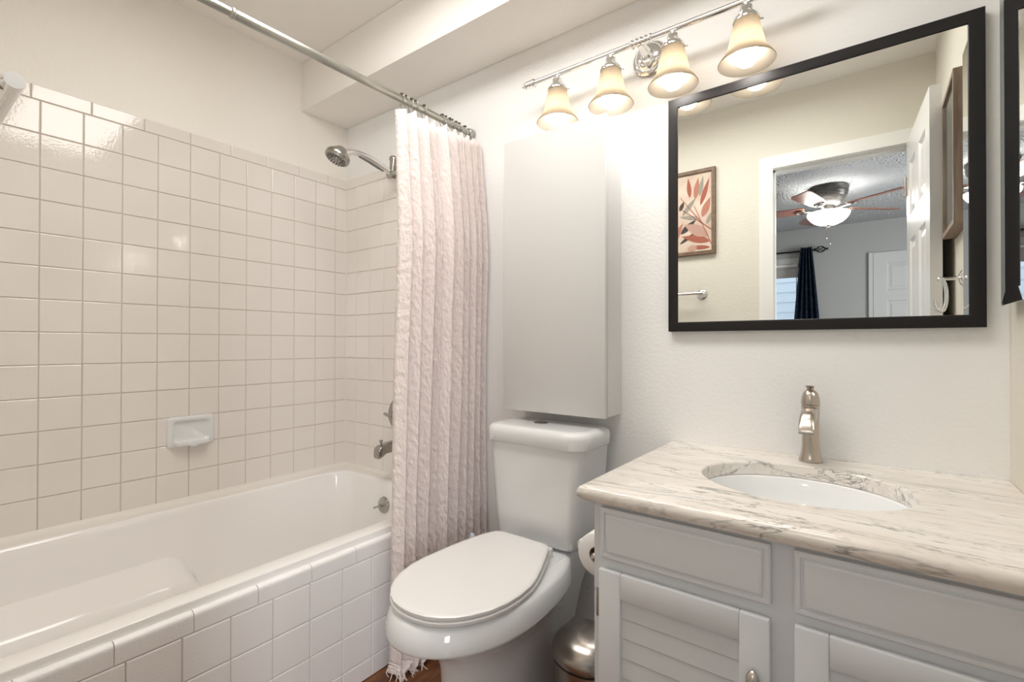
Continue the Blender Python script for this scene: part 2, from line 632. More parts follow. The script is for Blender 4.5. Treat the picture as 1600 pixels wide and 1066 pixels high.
# ------------------------------------------------------------------ bathtub
t = thing('bathtub', 'white enamel bathtub with moulded ledge behind the tiled apron', 'bathtub', (0.43, -0.74, 0))
b = BM()
k = 10
Y1 = YF + 0.002
rings = [rrect(0.004, 0.862, Y1, -0.004, 0.004, 0.437, k),
         rrect(0.004, 0.8625, Y1, -0.004, 0.004, 0.4615, k),
         rrect(0.005, 0.8615, Y1 + .001, -0.005, 0.005, 0.4638, k),
         rrect(0.007, 0.8595, Y1 + .002, -0.007, 0.006, 0.4645, k),
         rrect(0.056, 0.806, Y1 + .06, -0.052, 0.12, 0.4645, k),
         rrect(0.061, 0.800, Y1 + .066, -0.057, 0.118, 0.462, k),
         rrect(0.066, 0.795, Y1 + .073, -0.062, 0.115, 0.453, k),
         rrect(0.070, 0.791, Y1 + .080, -0.065, 0.112, 0.435, k),
         rrect(0.082, 0.782, Y1 + .11, -0.072, 0.108, 0.36, k),
         rrect(0.098, 0.768, Y1 + .16, -0.082, 0.105, 0.24, k),
         rrect(0.112, 0.752, Y1 + .20, -0.094, 0.105, 0.16, k),
         rrect(0.128, 0.738, Y1 + .23, -0.112, 0.10, 0.118, k),
         rrect(0.160, 0.706, Y1 + .27, -0.145, 0.09, 0.098, k),
         rrect(0.24, 0.62, Y1 + .36, -0.24, 0.06, 0.094, k)]
loft(b, rings, cap=(False, True))
obj('tub_shell', b, M['tub'], t, 60)
# moulded ledge on the far side
b = BM()
prof = [(0.075, 0.300), (0.092, 0.298), (0.100, 0.291), (0.150, 0.262), (0.195, 0.236), (0.203, 0.226), (0.210, 0.20), (0.225, 0.092), (0.075, 0.092)]
ys = [(-1.40, 1.0, 0.0), (-0.86, 1.0, 0.0), (-0.825, 0.985, 0.002), (-0.795, 0.93, 0.01), (-0.768, 0.82, 0.02), (-0.735, 0.55, 0.03), (-0.715, 0.2, 0.04), (-0.705, 0.0, 0.045)]
loft(b, [[Vector((x - (s if x > 0.1 else 0), y, 0.092 + (z - 0.092) * sc)) for x, z in prof] for y, sc, s in ys], cap=(True, False))
obj('moulded_ledge', b, M['tub'], t, 50)
b = BM()
cove = lambda d, z, e: d
prof = [(0.006, 0.484), (0.010, 0.478), (0.018, 0.470), (0.03, 0.4665), (0.048, 0.4648), (0.006, 0.463)]
loft(b, [[Vector((x, Y1, z)) for x, z in prof], [Vector((x, -0.006, z)) for x, z in prof]])
prof2 = [(0.006, 0.482), (0.010, 0.476), (0.018, 0.470), (0.03, 0.4665), (0.042, 0.4648), (0.006, 0.463)]
loft(b, [[Vector((0.006, -x, z)) for x, z in prof2], [Vector((0.862, -x, z)) for x, z in prof2]])
obj('caulk_bead', b, M['caulk'], t, 60)
# overflow plate with its trip lever
OX, OY, OZ = 0.405, -0.0735, 0.355
nrm = Vector((0, -1, 0.12)).normalized()
b = BM()
lathe(b, [(0.0375, -0.004), (0.0375, 0.002), (0.035, 0.005), (0.029, 0.0065), (0.012, 0.0075), (0.0, 0.008)], axis((OX, OY, OZ), nrm), 36)
ov = obj('overflow_plate', b, M['dullchrome'], t, 40)
b = BM()
p0 = Vector((OX, OY, OZ)) + nrm * 0.006
cyl(b, p0, p0 + nrm * 0.014, 0.006, 14)
tube(b, [p0 + nrm * 0.012, p0 + nrm * 0.020 + Vector((-0.012, 0, -0.006)), p0 + nrm * 0.024 + Vector((-0.034, 0, -0.016))], [0.005, 0.004, 0.0045], 10)
obj('trip_lever', b, M['dullchrome'], ov, 40, label='small lever across the overflow plate')

# ------------------------------------------------------------------ tub spout, valve, shower
SX = 0.44
t = thing('tub_spout', 'dull metal tub spout with diverter pin on the tiled wall', 'tub spout', (SX, 0, 0.62))
b = BM()
secs = []
for y, z0, z1, w in ((-0.004, 0.600, 0.652, 0.026), (-0.03, 0.602, 0.652, 0.025), (-0.08, 0.604, 0.649, 0.024), (-0.105, 0.602, 0.645, 0.0235), (-0.128, 0.588, 0.640, 0.023), (-0.140, 0.584, 0.632, 0.021), (-0.144, 0.588, 0.622, 0.018)):
    h = (z1 - z0) / 2
    secs.append([Vector((SX + w * max(-1, min(1, 1.25 * math.cos(a))), y, (z0 + z1) / 2 + h * max(-1, min(1, 1.25 * math.sin(a))))) for a in [2 * PI * i / 24 for i in range(24)]])
loft(b, secs)
obj('spout_body', b, M['dullchrome'], t, 40)
b = BM()
lathe(b, [(0.004, 0), (0.004, 0.012), (0.0085, 0.024), (0.0085, 0.027), (0, 0.027)], axis((SX, -0.118, 0.638), (0, 0, 1)), 16)
obj('diverter_pin', b, M['dullchrome'], t, 40)

t = thing('shower_valve', 'round metal shower valve plate half hidden by the pink curtain', 'shower valve', (SX, -0.006, 0.765))
b = BM()
lathe(b, [(0.083, 0), (0.083, 0.004), (0.078, 0.009), (0.05, 0.016), (0.03, 0.019), (0, 0.019)], axis((SX, -0.005, 0.765), (0, -1, 0)), 40)
obj('valve_plate', b, M['dullchrome'], t, 40)
b = BM()
cyl(b, (SX, -0.02, 0.765), (SX, -0.062, 0.765), 0.021, 20)
tube(b, [(SX, -0.055, 0.765), (SX - 0.03, -0.058, 0.768), (SX - 0.055, -0.056, 0.772)], [0.009, 0.008, 0.006], 10)
obj('valve_handle', b, M['dullchrome'], t, 40)

t = thing('hand_shower', 'chrome hand shower tilted over the tub on its wall arm', 'shower head', (SX, 0, 1.9))
hc = Vector((SX - 0.01, -0.338, 1.872))
hn = Vector((-0.06, -0.42, -0.90)).normalized()
b = BM()
lathe(b, [(0.0, -0.052), (0.012, -0.051), (0.02, -0.046), (0.032, -0.032), (0.046, -0.017), (0.0505, -0.010), (0.051, 0.0), (0.049, 0.006), (0.045, 0.008), (0.0, 0.008)], axis(hc, hn), 40)
obj('shower_head_body', b, M['dullchrome'], t, 40)
b = BM()
lathe(b, [(0.043, 0.0075), (0.042, 0.010), (0.030, 0.0105), (0.028, 0.009), (0.016, 0.009), (0.015, 0.0115), (0, 0.0118)], axis(hc, hn), 36)
fp = obj('spray_face', b, M['rod'], t, 40)
b = BM()
A = axis(hc, hn)
for ring_r, cnt in ((0.038, 20), (0.031, 16), (0.022, 12), (0.008, 5)):
    for i in range(cnt):
        a = 2 * PI * i / cnt
        lathe(b, [(0.0030, 0.0095), (0.0026, 0.0128), (0, 0.013)], A @ Matrix.Translation((ring_r * math.cos(a), ring_r * math.sin(a), 0)), 8)
obj('spray_nozzles', b, M['nozzle'], fp, None, label='dark rubber spray nozzles')
b = BM()
hp = [(SX - 0.008, -0.312, 1.898), (SX - 0.004, -0.275, 1.914), (SX, -0.235, 1.918), (SX, -0.19, 1.914), (SX, -0.14, 1.903), (SX, -0.10, 1.892), (SX, -0.062, 1.880)]
tube(b, hp, [0.020, 0.0135, 0.012, 0.0135, 0.0155, 0.014, 0.012], 16)
obj('shower_handle', b, M['chrome'], t, 60)
b = BM()
tube(b, [(SX + 0.0005, -0.24, 1.9045), (SX, -0.19, 1.899), (SX, -0.14, 1.8865), (SX, -0.11, 1.879)], [0.003, 0.0055, 0.0055, 0.003], 10)
obj('grip_insert', b, M['nozzle'], t, 60)
b = BM()
lathe(b, [(0.012, -0.02), (0.0135, 0.0), (0.018, 0.045), (0.022, 0.052), (0.022, 0.06), (0.018, 0.066), (0.0, 0.067)], axis((SX + 0.002, -0.060, 1.893), (0.05, 0.12, 1)), 24)
cyl(b, (SX, -0.078, 1.872), (SX, -0.046, 1.886), 0.019, 20)
obj('holder_bracket', b, M['dullchrome'], t, 40)
b = BM()
tube(b, [(SX, -0.055, 1.915), (SX, -0.035, 1.92), (SX, -0.007, 1.923)], 0.0105, 14)
lathe(b, [(0.03, 0.0), (0.03, 0.003), (0.016, 0.010), (0.0105, 0.010)], axis((SX, -0.006, 1.923), (0, -1, 0)), 28)
obj('shower_arm', b, M['dullchrome'], t, 40)
b = BM()
hp = []
for i in range(40):
    s = i / 39
    hp.append(Vector((SX + 0.15 * min(1.0, s * 2.6) ** 0.7, -0.050 - 0.05 * math.sin(s * PI), 1.868 - 0.06 * s - 0.60 * s ** 1.5)))
tube(b, hp, [0.0075 + 0.0006 * (i % 2) for i in range(40)], 10)
obj('shower_hose', b, M['rod'], t, 60)

# soap dish
t = thing('soap_dish', 'white ceramic soap dish set into the tiled wall above the tub', 'soap dish', (0.006, -0.72, 0.74))
b = BM()
y0, y1, z0, z1 = -0.803, -0.636, 0.690, 0.808
k = 6
def yz(a0, a1, c0, c1, rad, x):
    return [Vector((x, p.x, p.y)) for p in rrect(a0, a1, c0, c1, rad, 0, k)]
loft(b, [yz(y0, y1, z0, z1, 0.012, 0.004), yz(y0, y1, z0, z1, 0.012, 0.012), yz(y0 + .004, y1 - .004, z0 + .004, z1 - .004, 0.012, 0.017),
         yz(y0 + .018, y1 - .016, z0 + .016, z1 - .016, 0.014, 0.018), yz(y0 + .022, y1 - .02, z0 + .02, z1 - .02, 0.013, 0.014), yz(y0 + .028, y1 - .026, z0 + .026, z1 - .022, 0.012, 0.0065)], cap=(True, True))
obj('dish_plate', b, M['porcelain'], t, 50)
b = BM()
rings = []
for i in range(29):
    s = i / 28
    y = y0 + 0.012 + (y1 - y0 - 0.024) * s
    env = min(1, math.sin(PI * s) * 2.6)
    reach = 0.012 + 0.034 * env
    dip = 0.007 * math.exp(-((s - 0.5) / 0.09) ** 2)
    zc = z0 + 0.012 + 0.006 * (1 - env) - dip
    rings.append([Vector((0.012, y, zc - 0.011)), Vector((reach, y, zc - 0.007)), Vector((reach + 0.004, y, zc)), Vector((reach + 0.002, y, zc + 0.006)), Vector((reach - 0.004, y, zc + 0.006)), Vector((reach - 0.008, y, zc - 0.001)), Vector((0.012, y, zc - 0.003))])
loft(b, rings)
obj('dish_lip', b, M['porcelain'], t, 60)

# ------------------------------------------------------------------ shower curtain rod, rings, curtain
RZ0, RZ1 = 1.950, 1.968
def rodp(y):
    return Vector((0.878, y, RZ1 + (RZ1 - RZ0) * y / 1.45))
t = thing('shower_curtain_rod', 'grey metal shower curtain rod spanning above the tub', 'curtain rod', (0.878, -0.74, 1.96))
b = BM()
cyl(b, rodp(-0.93), rodp(-0.012), 0.0128)
lathe(b, [(0.0128, 0), (0.0142, 0.002), (0.0142, 0.008), (0.0115, 0.011)], axis(rodp(-0.934), (0, -1, 0)), 24)
obj('outer_tube', b, M['rod'], t, 40)
b = BM()
cyl(b, rodp(YF + 0.012), rodp(-0.93), 0.0112)
obj('inner_tube', b, M['rod'], t, 40)
for y, d in ((-0.007, -1), (YF + 0.001, 1)):
    b = BM()
    lathe(b, [(0.0205, 0), (0.0205, 0.012), (0.0175, 0.022), (0.013, 0.024)], axis(rodp(y), (0, d, 0)), 28)
    obj('rod_end_cap', b, M['dullchrome'], t, 40)

ring_y = [-0.378, -0.358, -0.337, -0.313, -0.275, -0.179, -0.158, -0.140, -0.122, -0.104, -0.082, -0.047]
ORD = ['first', 'second', 'third', 'fourth', 'fifth', 'sixth', 'seventh', 'eighth', 'ninth', 'tenth', 'eleventh', 'twelfth']
for i, y in enumerate(ring_y):
    p = rodp(y)
    t = thing('curtain_ring', 'wire curtain ring with dark beads, %s of twelve counted from the free curtain edge' % ORD[i], 'curtain ring', p, 'wire rings on the shower curtain rod')
    b = BM()
    pts = []
    tw = random.uniform(-0.006, 0.006)
    for j in range(25):
        a = math.radians(-65 + 310 * j / 24)
        pts.append(p + Vector((0.0172 * math.cos(a), tw * math.sin(a), 0.0172 * math.sin(a) + 0.001)))
    pts.append(p + Vector((-0.004, -tw, -0.030)))
    pts.append(p + Vector((0.004, -tw * 2, -0.050)))
    pts.append(p + Vector((0.012, -tw * 2, -0.056)))
    tube(b, pts, 0.0011, 8)
    obj('ring_wire', b, M['dullchrome'], t, 60)
    for ang in (60, 90, 120):
        a = math.radians(ang)
        b = BM()
        ball(b, p + Vector((0.0172 * math.cos(a), tw * math.sin(a), 0.0172 * math.sin(a) + 0.001)), 0.0042, n=10)
        obj('roller_bead', b, M['bead'], t, 80)

# curtain
t = thing('shower_curtain', 'pale pink puckered shower curtain bunched beside the toilet', 'shower curtain', (0.92, -0.2, 0))
NS, NZ = 420, 420
knots = [0.0, 0.05, 0.185, 0.315, 0.385, 0.56, 0.665, 0.75, 0.84, 0.925, 1.0]


def curtain_point(s, zz):
    """s along the bunched cloth, zz 0 at the top, 1 at the hem"""
    # pleat phase from the knots: outward between a pair of knots, tucked in at each knot
    s0 = s
    s = min(1.0, max(0.0, s + 0.035 * s * (1 - s) * 4 * noise.noise(Vector((s * 2.6, zz * 1.7, 5.5))) * min(1, zz * 4)))
    for j in range(len(knots) - 1):
        if s <= knots[j + 1] or j == len(knots) - 2:
            w = knots[j + 1] - knots[j]
            q = (s - knots[j]) / w
            break
    bulge = abs(math.sin(PI * min(1, max(0, q)))) ** 0.62
    deep = 0.052 + 0.14 * w
    soften = 1 - 0.35 * zz
    depth = deep * (0.75 + 0.45 * min(1, zz * 4)) * soften
    wob = noise.noise(Vector((s * 7, zz * 2.2, 3.1))) * 0.012 * min(1, zz * 3)
    drift = 0.012 * math.sin(zz * 2.3 + s * 5) * zz
    x = 0.893 + 0.02 * min(1, zz * 5) + depth * bulge + wob + 0.012 * zz ** 2
    y_l = -0.418 - 0.045 * zz
    y_r = -0.008
    y = y_l + (y_r - y_l) * s + drift * (1 - s) * s * 4
    # pleats lean: their lee side is undercut
    y += 1.1 * w * 0.4 * bulge * (0.5 - q) * (1 - 0.4 * zz)
    return x, y


b = BM()
grid = []
ztop = 1.906
for i in range(NZ + 1):
    zz = i / NZ
    row = []
    for j in range(NS + 1):
        s = j / NS
        x, y = curtain_point(s, zz)
        sag = 0.010 * abs(math.sin(PI * s * 11)) * (1 - zz)
        z = ztop - sag + (0.02 * s) * (1 - zz) - zz * (ztop - 0.045)
        if s > 0.45 and zz > 0.9:
            z += (zz - 0.9) * 0.1
        amp = 0.0021 * min(1, max(0.0, (zz - 0.035) * 25) + 0.25)
        cl = s * 1.25
        wx = noise.noise(Vector((cl * 25, z * 25, 7.0))) * 0.35
        n1 = noise.noise(Vector((cl * 58 + z * 21 + wx, z * 50 - cl * 19, 0.3)))
        n2 = noise.noise(Vector((cl * 24 - z * 9, z * 14, 9.0)))
        x += amp * n1 + 0.0014 * n2
        y -= 0.7 * amp * n1
        row.append(b.verts.new((x, min(y, -0.008), z)))
    grid.append(row)
for i in range(NZ):
    for j in range(NS):
        b.faces.new([grid[i][j], grid[i][j + 1], grid[i + 1][j + 1], grid[i + 1][j]])
hem = [v.co.copy() for v in grid[-1]]
o = obj('curtain_cloth', b, M['pink'], t, 180)
md = o.modifiers.new('thickness', 'SOLIDIFY')
md.thickness = 0.0016
# gathered corner dragging on the floor, with its fringe
b = BM()
n = 60
rows = []
for i in range(17):
    zz = i / 16
    row = []
    for j in range(n + 1):
        s = j / n
        src = hem[int(s * 0.42 * NS)]
        x = src.x - 0.006 * zz + 0.014 * zz * math.sin(s * 15) + 0.008 * zz * s
        y = src.y - 0.016 * zz + 0.010 * zz * math.sin(s * 9 + 1) - 0.05 * s * zz
        z = src.z - zz * (src.z - 0.013 - 0.006 * math.sin(s * 21))
        nn = noise.noise(Vector((s * 14, zz * 6, 2.0)))
        row.append(b.verts.new((x + 0.004 * nn, y + 0.004 * nn, z)))
    rows.append(row)
for i in range(16):
    for j in range(n):
        b.faces.new([rows[i][j], rows[i][j + 1], rows[i + 1][j + 1], rows[i + 1][j]])
edge = [v.co.copy() for v in rows[-1]]
o = obj('curtain_hem', b, M['pink'], t, 180)
md = o.modifiers.new('thickness', 'SOLIDIFY')
md.thickness = 0.0016
b = BM()
for j in range(0, n, 1):
    e0 = edge[j]
    d = Vector((random.uniform(0.002, 0.016), random.uniform(-0.014, 0.004), 0))
    p = [e0 + Vector((0, 0, 0.002)), e0 + d * 0.5 + Vector((0, 0, -0.006)), Vector((e0.x + d.x, e0.y + d.y, 0.003)), Vector((e0.x + d.x * 1.7, e0.y + d.y * 1.6, 0.0022))]
    tube(b, p, [0.0016, 0.0015, 0.0013, 0.0008], 6)
obj('fringe', b, M['fringe'], t, 80, label='ragged pale fringe along the lower edge')

# toilet brush handle behind the toilet
t = thing('toilet_brush', 'pale blue rounded handle poking up between curtain and toilet', 'toilet brush', (1.03, -0.168, 0))
b = BM(); lathe(b, [(0.038, 0), (0.04, 0.004), (0.038, 0.12), (0.034, 0.125), (0.012, 0.128)], Matrix.Translation((1.03, -0.168, 0)), 24)
obj('brush_holder', b, M['trimwhite'], t, 40)
b = BM(); lathe(b, [(0.007, 0.12), (0.007, 0.31), (0.0115, 0.335), (0.0125, 0.378), (0.009, 0.398), (0, 0.405)], Matrix.Translation((1.03, -0.168, 0)), 20)
obj('brush_handle', b, M['brushplastic'], t, 60)

# ------------------------------------------------------------------ toilet
TX = 1.333
t = thing('toilet', 'white two-piece toilet with closed lid beside the pink curtain', 'toilet', (TX, -0.4, 0))


def egg(cx, yb_, yf_, yw, w, z, n=56, pw=1.0, back=0.8):
    pts = []
    for i in range(n):
        a = 2 * PI * i / n
        c, s = math.cos(a), math.sin(a)
        if s >= 0:
            y = yw + (yb_ - yw) * (abs(s) ** back)
            x = cx + w * math.copysign(abs(c) ** back, c)
        else:
            y = yw + (yf_ - yw) * abs(s)
            x = cx + w * c
        pts.append(Vector((x, y, z)))
    return pts


b = BM()
secs = []
for z, w, yb_, yf_, yw, bk in ((0.0, 0.130, -0.10, -0.627, -0.36, 0.7), (0.012, 0.130, -0.10, -0.627, -0.36, 0.7), (0.03, 0.120, -0.11, -0.615, -0.36, 0.7), (0.10, 0.114, -0.12, -0.605, -0.36, 0.7), (0.18, 0.112, -0.13, -0.603, -0.37, 0.7), (0.245, 0.114, -0.13, -0.607, -0.38, 0.7),
                              (0.285, 0.120, -0.13, -0.618, -0.40, 0.7), (0.320, 0.136, -0.13, -0.64, -0.43, 0.75), (0.350, 0.157, -0.13, -0.69, -0.46, 0.8), (0.374, 0.176, -0.13, -0.735, -0.48, 0.8), (0.384, 0.186, -0.13, -0.757, -0.49, 0.8), (0.389, 0.190, -0.13, -0.765, -0.49, 0.8), (0.395, 0.191, -0.13, -0.767, -0.49, 0.8),
                              (0.420, 0.187, -0.13, -0.760, -0.49, 0.8), (0.439, 0.182, -0.13, -0.752, -0.49, 0.8), (0.446, 0.176, -0.13, -0.745, -0.49, 0.8), (0.449, 0.166, -0.14, -0.732, -0.49, 0.8), (0.449, 0.13, -0.2, -0.69, -0.49, 0.8)):
    secs.append(egg(TX, yb_, yf_, yw, w, z, 56, back=bk))
loft(b, secs)
# rear deck that carries the tank
secs = []
for z, w, y0_, y1_, rad in ((0.20, 0.085, -0.26, -0.07, 0.03), (0.30, 0.098, -0.29, -0.05, 0.03), (0.38, 0.118, -0.33, -0.035, 0.03), (0.42, 0.126, -0.34, -0.03, 0.03), (0.444, 0.127, -0.34, -0.03, 0.03), (0.4515, 0.121, -0.335, -0.036, 0.028)):
    secs.append(rrect(TX - w, TX + w, y0_, y1_, rad, z, 6))
loft(b, secs)
obj('bowl', b, M['porcelain'], t, 55)
b = BM()
secs = []
for z, w, y0_, y1_, rad in ((0.4535, 0.118, -0.185, -0.035, 0.03), (0.462, 0.150, -0.214, -0.026, 0.034), (0.475, 0.157, -0.221, -0.022, 0.036), (0.56, 0.166, -0.224, -0.022, 0.038), (0.66, 0.175, -0.227, -0.022, 0.040), (0.774, 0.184, -0.230, -0.022, 0.042), (0.776, 0.176, -0.222, -0.03, 0.04)):
    secs.append([Vector((p.x, p.y - (0.012 * (1 - ((p.x - TX) / w) ** 2) if p.y < -0.12 else 0), p.z)) for p in rrect(TX - w, TX + w, y0_, y1_, rad, z, 8)])
loft(b, secs)
obj('tank', b, M['porcelain'], t, 45)
b = BM()
secs = []
for z, w, y0_, rad in ((0.774, 0.190, -0.236, 0.05), (0.777, 0.193, -0.239, 0.052), (0.808, 0.194, -0.240, 0.052), (0.820, 0.191, -0.237, 0.05), (0.827, 0.182, -0.228, 0.046), (0.829, 0.165, -0.212, 0.04)):
    ring = []
    for p in rrect(TX - w, TX + w, y0_, -0.018 - (0.194 - w), rad, z, 10):
        q = p.copy()
        if q.y < -0.12:
            q.y -= 0.016 * max(0, 1 - ((q.x - TX) / w) ** 2)
        ring.append(q)
    secs.append(ring)
loft(b, secs)
obj('tank_lid', b, M['porcelain'], t, 45)
b = BM()
lathe(b, [(0.024, 0), (0.024, 0.003), (0.020, 0.0045), (0.019, 0.0035), (0.0, 0.0042)], axis((TX - 0.028, -0.128, 0.8285), (0, 0, 1)), 28)
obj('flush_button', b, M['dullchrome'], t, 40, label='round chrome dual flush button')
LX = 1.334


LID = [(-0.745, 0.0), (-0.744, 0.022), (-0.737, 0.055), (-0.722, 0.085), (-0.70, 0.112), (-0.67, 0.136), (-0.63, 0.157), (-0.58, 0.170), (-0.53, 0.1735), (-0.48, 0.170), (-0.44, 0.162), (-0.40, 0.149), (-0.36, 0.134), (-0.325, 0.120), (-0.30, 0.109), (-0.285, 0.102), (-0.277, 0.093), (-0.273, 0.084), (-0.272, 0.0)]


def lidring(z, ins, rise=0.0):
    """one loop of the seat outline, inset by ins, its hinge end raised by rise"""
    half = []
    for i, (y, w) in enumerate(LID):
        yc_ = -0.50
        y2 = yc_ + (y - yc_) * (1 - ins / 0.24)
        w2 = max(0.0, w - ins) if w > 0 else 0.0
        q = min(1.0, max(0.0, (y2 + 0.50) / 0.20))
        half.append((w2, y2, z + rise * q * q * (3 - 2 * q)))
    left = [Vector((LX - w, y, zz)) for w, y, zz in half]
    right = [Vector((LX + w, y, zz)) for w, y, zz in half[1:-1]]
    return left + right[::-1]


b = BM()
loft(b, [lidring(0.4535, 0.006, 0.003), lidring(0.4555, 0.0, 0.003), lidring(0.4625, -0.001, 0.003), lidring(0.4650, 0.004, 0.003)])
obj('seat', b, M['seat'], t, 50)
b = BM()
loft(b, [lidring(0.4670, 0.006, 0.013), lidring(0.4685, 0.001, 0.015), lidring(0.4755, 0.0, 0.017), lidring(0.4785, 0.003, 0.018), lidring(0.4795, 0.012, 0.018)])
obj('seat_lid', b, M['seat'], t, 50)
for sx in (-0.07, 0.075):
    b = BM(); bx(b, LX + sx - 0.018, LX + sx + 0.022, -0.283, -0.250, 0.450, 0.480, 0.006, 3)
    obj('seat_hinge', b, M['seat'], t, 50)

# ------------------------------------------------------------------ step trash can
TC = Vector((1.578, -0.302, 0))
t = thing('trash_can', 'brushed steel trash can with domed lid between toilet and vanity', 'trash can', TC)
b = BM(); lathe(b, [(0.099, 0.018), (0.0995, 0.02), (0.0995, 0.236), (0.097, 0.238), (0.09, 0.238)], Matrix.Translation(TC), 48)
obj('can_body', b, M['steel'], t, 40)
b = BM(); lathe(b, [(0.102, 0.0), (0.103, 0.004), (0.103, 0.016), (0.099, 0.019)], Matrix.Translation(TC), 48)
obj('base_ring', b, M['dark'], t, 40, label='black plastic base ring')
b = BM(); lathe(b, [(0.0985, 0.237), (0.1015, 0.239), (0.1015, 0.2425), (0.0985, 0.2445)], Matrix.Translation(TC), 48)
obj('rim_band', b, M['dark'], t, 40, label='black band between can and lid')
b = BM(); lathe(b, [(0.1015, 0.243), (0.1035, 0.245), (0.1035, 0.252)] + [(0.1035 * math.cos(a), 0.252 + 0.062 * math.sin(a)) for a in [PI / 2 * i / 14 for i in range(1, 15)]][:-1] + [(0, 0.314)], Matrix.Translation(TC), 48)
obj('can_lid', b, M['steel'], t, 60)
b = BM(); bx(b, TC.x - 0.03, TC.x + 0.03, TC.y - 0.125, TC.y - 0.095, 0.004, 0.014, 0.003)
obj('foot_pedal', b, M['dark'], t, 40)

# ------------------------------------------------------------------ cabinet over the toilet
t = thing('wall_cabinet', 'tall plain white cabinet hung on the wall over the toilet tank', 'cabinet', (1.34, 0, 0.866))
b = BM(); bx(b, 1.142, 1.540, -0.103, -0.001, 0.866, 1.822, 0.0012, 1)
obj('cabinet_body', b, M['cabinet'], t, 40)
b = BM(); bx(b, 1.141, 1.541, -0.125, -0.107, 0.864, 1.824, 0.0018, 2)
obj('cabinet_door', b, M['cabinet'], t, 40)

# ------------------------------------------------------------------ vanity
VX0, VX1, VY, VZ = 1.733, XR - 0.001, -0.575, 0.767
t = thing('vanity_cabinet', 'pale grey bathroom vanity cabinet under the marble counter', 'vanity', (2.09, -0.3, 0))
b = BM()
bx(b, VX0, VX1, VY, -0.002, 0.09, VZ - 0.19, 0.0015, 1)
bx(b, VX0, VX0 + 0.02, VY, -0.002, VZ - 0.19, VZ)
bx(b, VX1 - 0.02, VX1, VY, -0.002, VZ - 0.19, VZ)
bx(b, VX0 + 0.02, VX1 - 0.02, VY, VY + 0.02, VZ - 0.19, VZ)
bx(b, VX0 + 0.02, VX1 - 0.02, -0.02, -0.002, VZ - 0.19, VZ)
bx(b, VX0, VX1, VY + 0.06, -0.002, 0.0, 0.09)
obj('vanity_carcass', b, M['vanity'], t, 40)


def drawer(x0, x1, z0, z1):
    b = BM()
    def R(i, y):
        return [Vector((x0 + i, y, z0 + i)), Vector((x1 - i, y, z0 + i)), Vector((x1 - i, y, z1 - i)), Vector((x0 + i, y, z1 - i))]
    Yf = VY - 0.0155
    loft(b, [R(0, VY - 0.0002), R(0, Yf + 0.004), R(0.002, Yf + 0.002), R(0.008, Yf + 0.0015), R(0.009, Yf + 0.0045), R(0.0125, Yf + 0.0045), R(0.0135, Yf + 0.0015), R(0.016, Yf + 0.0002), R(0.018, Yf)])
    return obj('drawer_front', b, M['vanity'], t, 30)


def louver_door(x0, x1, z0, z1, handle_x, handle_z, hinge_x):
    Yf = VY - 0.017
    sw, rw = 0.048, 0.052
    b = BM()
    bx(b, x0, x0 + sw, Yf, VY - 0.0002, z0, z1, 0.003, 2)
    bx(b, x1 - sw, x1, Yf, VY - 0.0002, z0, z1, 0.003, 2)
    bx(b, x0 + sw - 0.0005, x1 - sw + 0.0005, Yf + 0.0004, VY - 0.0002, z1 - rw, z1, 0.003, 2)
    bx(b, x0 + sw - 0.0005, x1 - sw + 0.0005, Yf + 0.0004, VY - 0.0002, z0, z0 + rw, 0.003, 2)
    d = obj('cabinet_door', b, M['vanity'], t, 35)
    b = BM()
    n = int(round((z1 - z0 - 2 * rw) / 0.0415))
    h = (z1 - z0 - 2 * rw) / n
    for i in range(n):
        za = z1 - rw - i * h
        prism(b, [(VY - 0.002, za), (VY - 0.0078, za), (VY - 0.0096, za - h + 0.0028), (VY - 0.0088, za - h + 0.0008), (VY - 0.0068, za - h), (VY - 0.002, za - h)], lambda a, c, dd: Vector((dd, a, c)), x0 + sw - 0.002, x1 - sw + 0.002)
    obj('louver_panel', b, M['vanity'], d)
    # teardrop pull, spoon-shaped
    b = BM()
    hz = handle_z
    secs = []
    for dz, w, oy, th in ((0.010, 0.002, -0.008, 0.002), (0.006, 0.007, -0.010, 0.004), (-0.002, 0.0105, -0.012, 0.006), (-0.012, 0.0105, -0.0135, 0.007), (-0.022, 0.0075, -0.016, 0.006), (-0.034, 0.0050, -0.0195, 0.0045), (-0.050, 0.0045, -0.022, 0.0042), (-0.066, 0.0060, -0.021, 0.0045), (-0.078, 0.0085, -0.017, 0.005), (-0.088, 0.0080, -0.013, 0.005), (-0.094, 0.003, -0.010, 0.003)):
        secs.append([Vector((handle_x + w * math.cos(a), Yf + oy + th * math.sin(a), hz + dz)) for a in [2 * PI * i / 14 for i in range(14)]])
    loft(b, secs)
    cyl(b, (handle_x, Yf + 0.001, hz - 0.006), (handle_x, Yf - 0.010, hz - 0.006), 0.004, 10)
    cyl(b, (handle_x, Yf + 0.001, hz - 0.084), (handle_x, Yf - 0.010, hz - 0.084), 0.004, 10)
    obj('door_pull', b, M['nickel'], d, 60, label='brushed nickel pull')
    for hzz in (z1 - 0.075, z0 + 0.075):
        b = BM()
        cyl(b, (hinge_x, VY - 0.006, hzz - 0.028), (hinge_x, VY - 0.006, hzz + 0.028), 0.0045, 12)
        bx(b, hinge_x - 0.004, hinge_x + 0.004, VY - 0.003, VY - 0.0002, hzz - 0.024, hzz + 0.024)
        obj('door_hinge', b, M['steel'], d, 40, label='small brass toned hinge')
    return d


drawer(1.753, 2.068, 0.656, 0.759)
drawer(2.103, 2.419, 0.656, 0.759)
louver_door(1.7505, 2.067, 0.13, 0.633, 2.043, 0.535, 1.7455)
louver_door(2.103, 2.419, 0.13, 0.637, 2.127, 0.535, 2.4235)

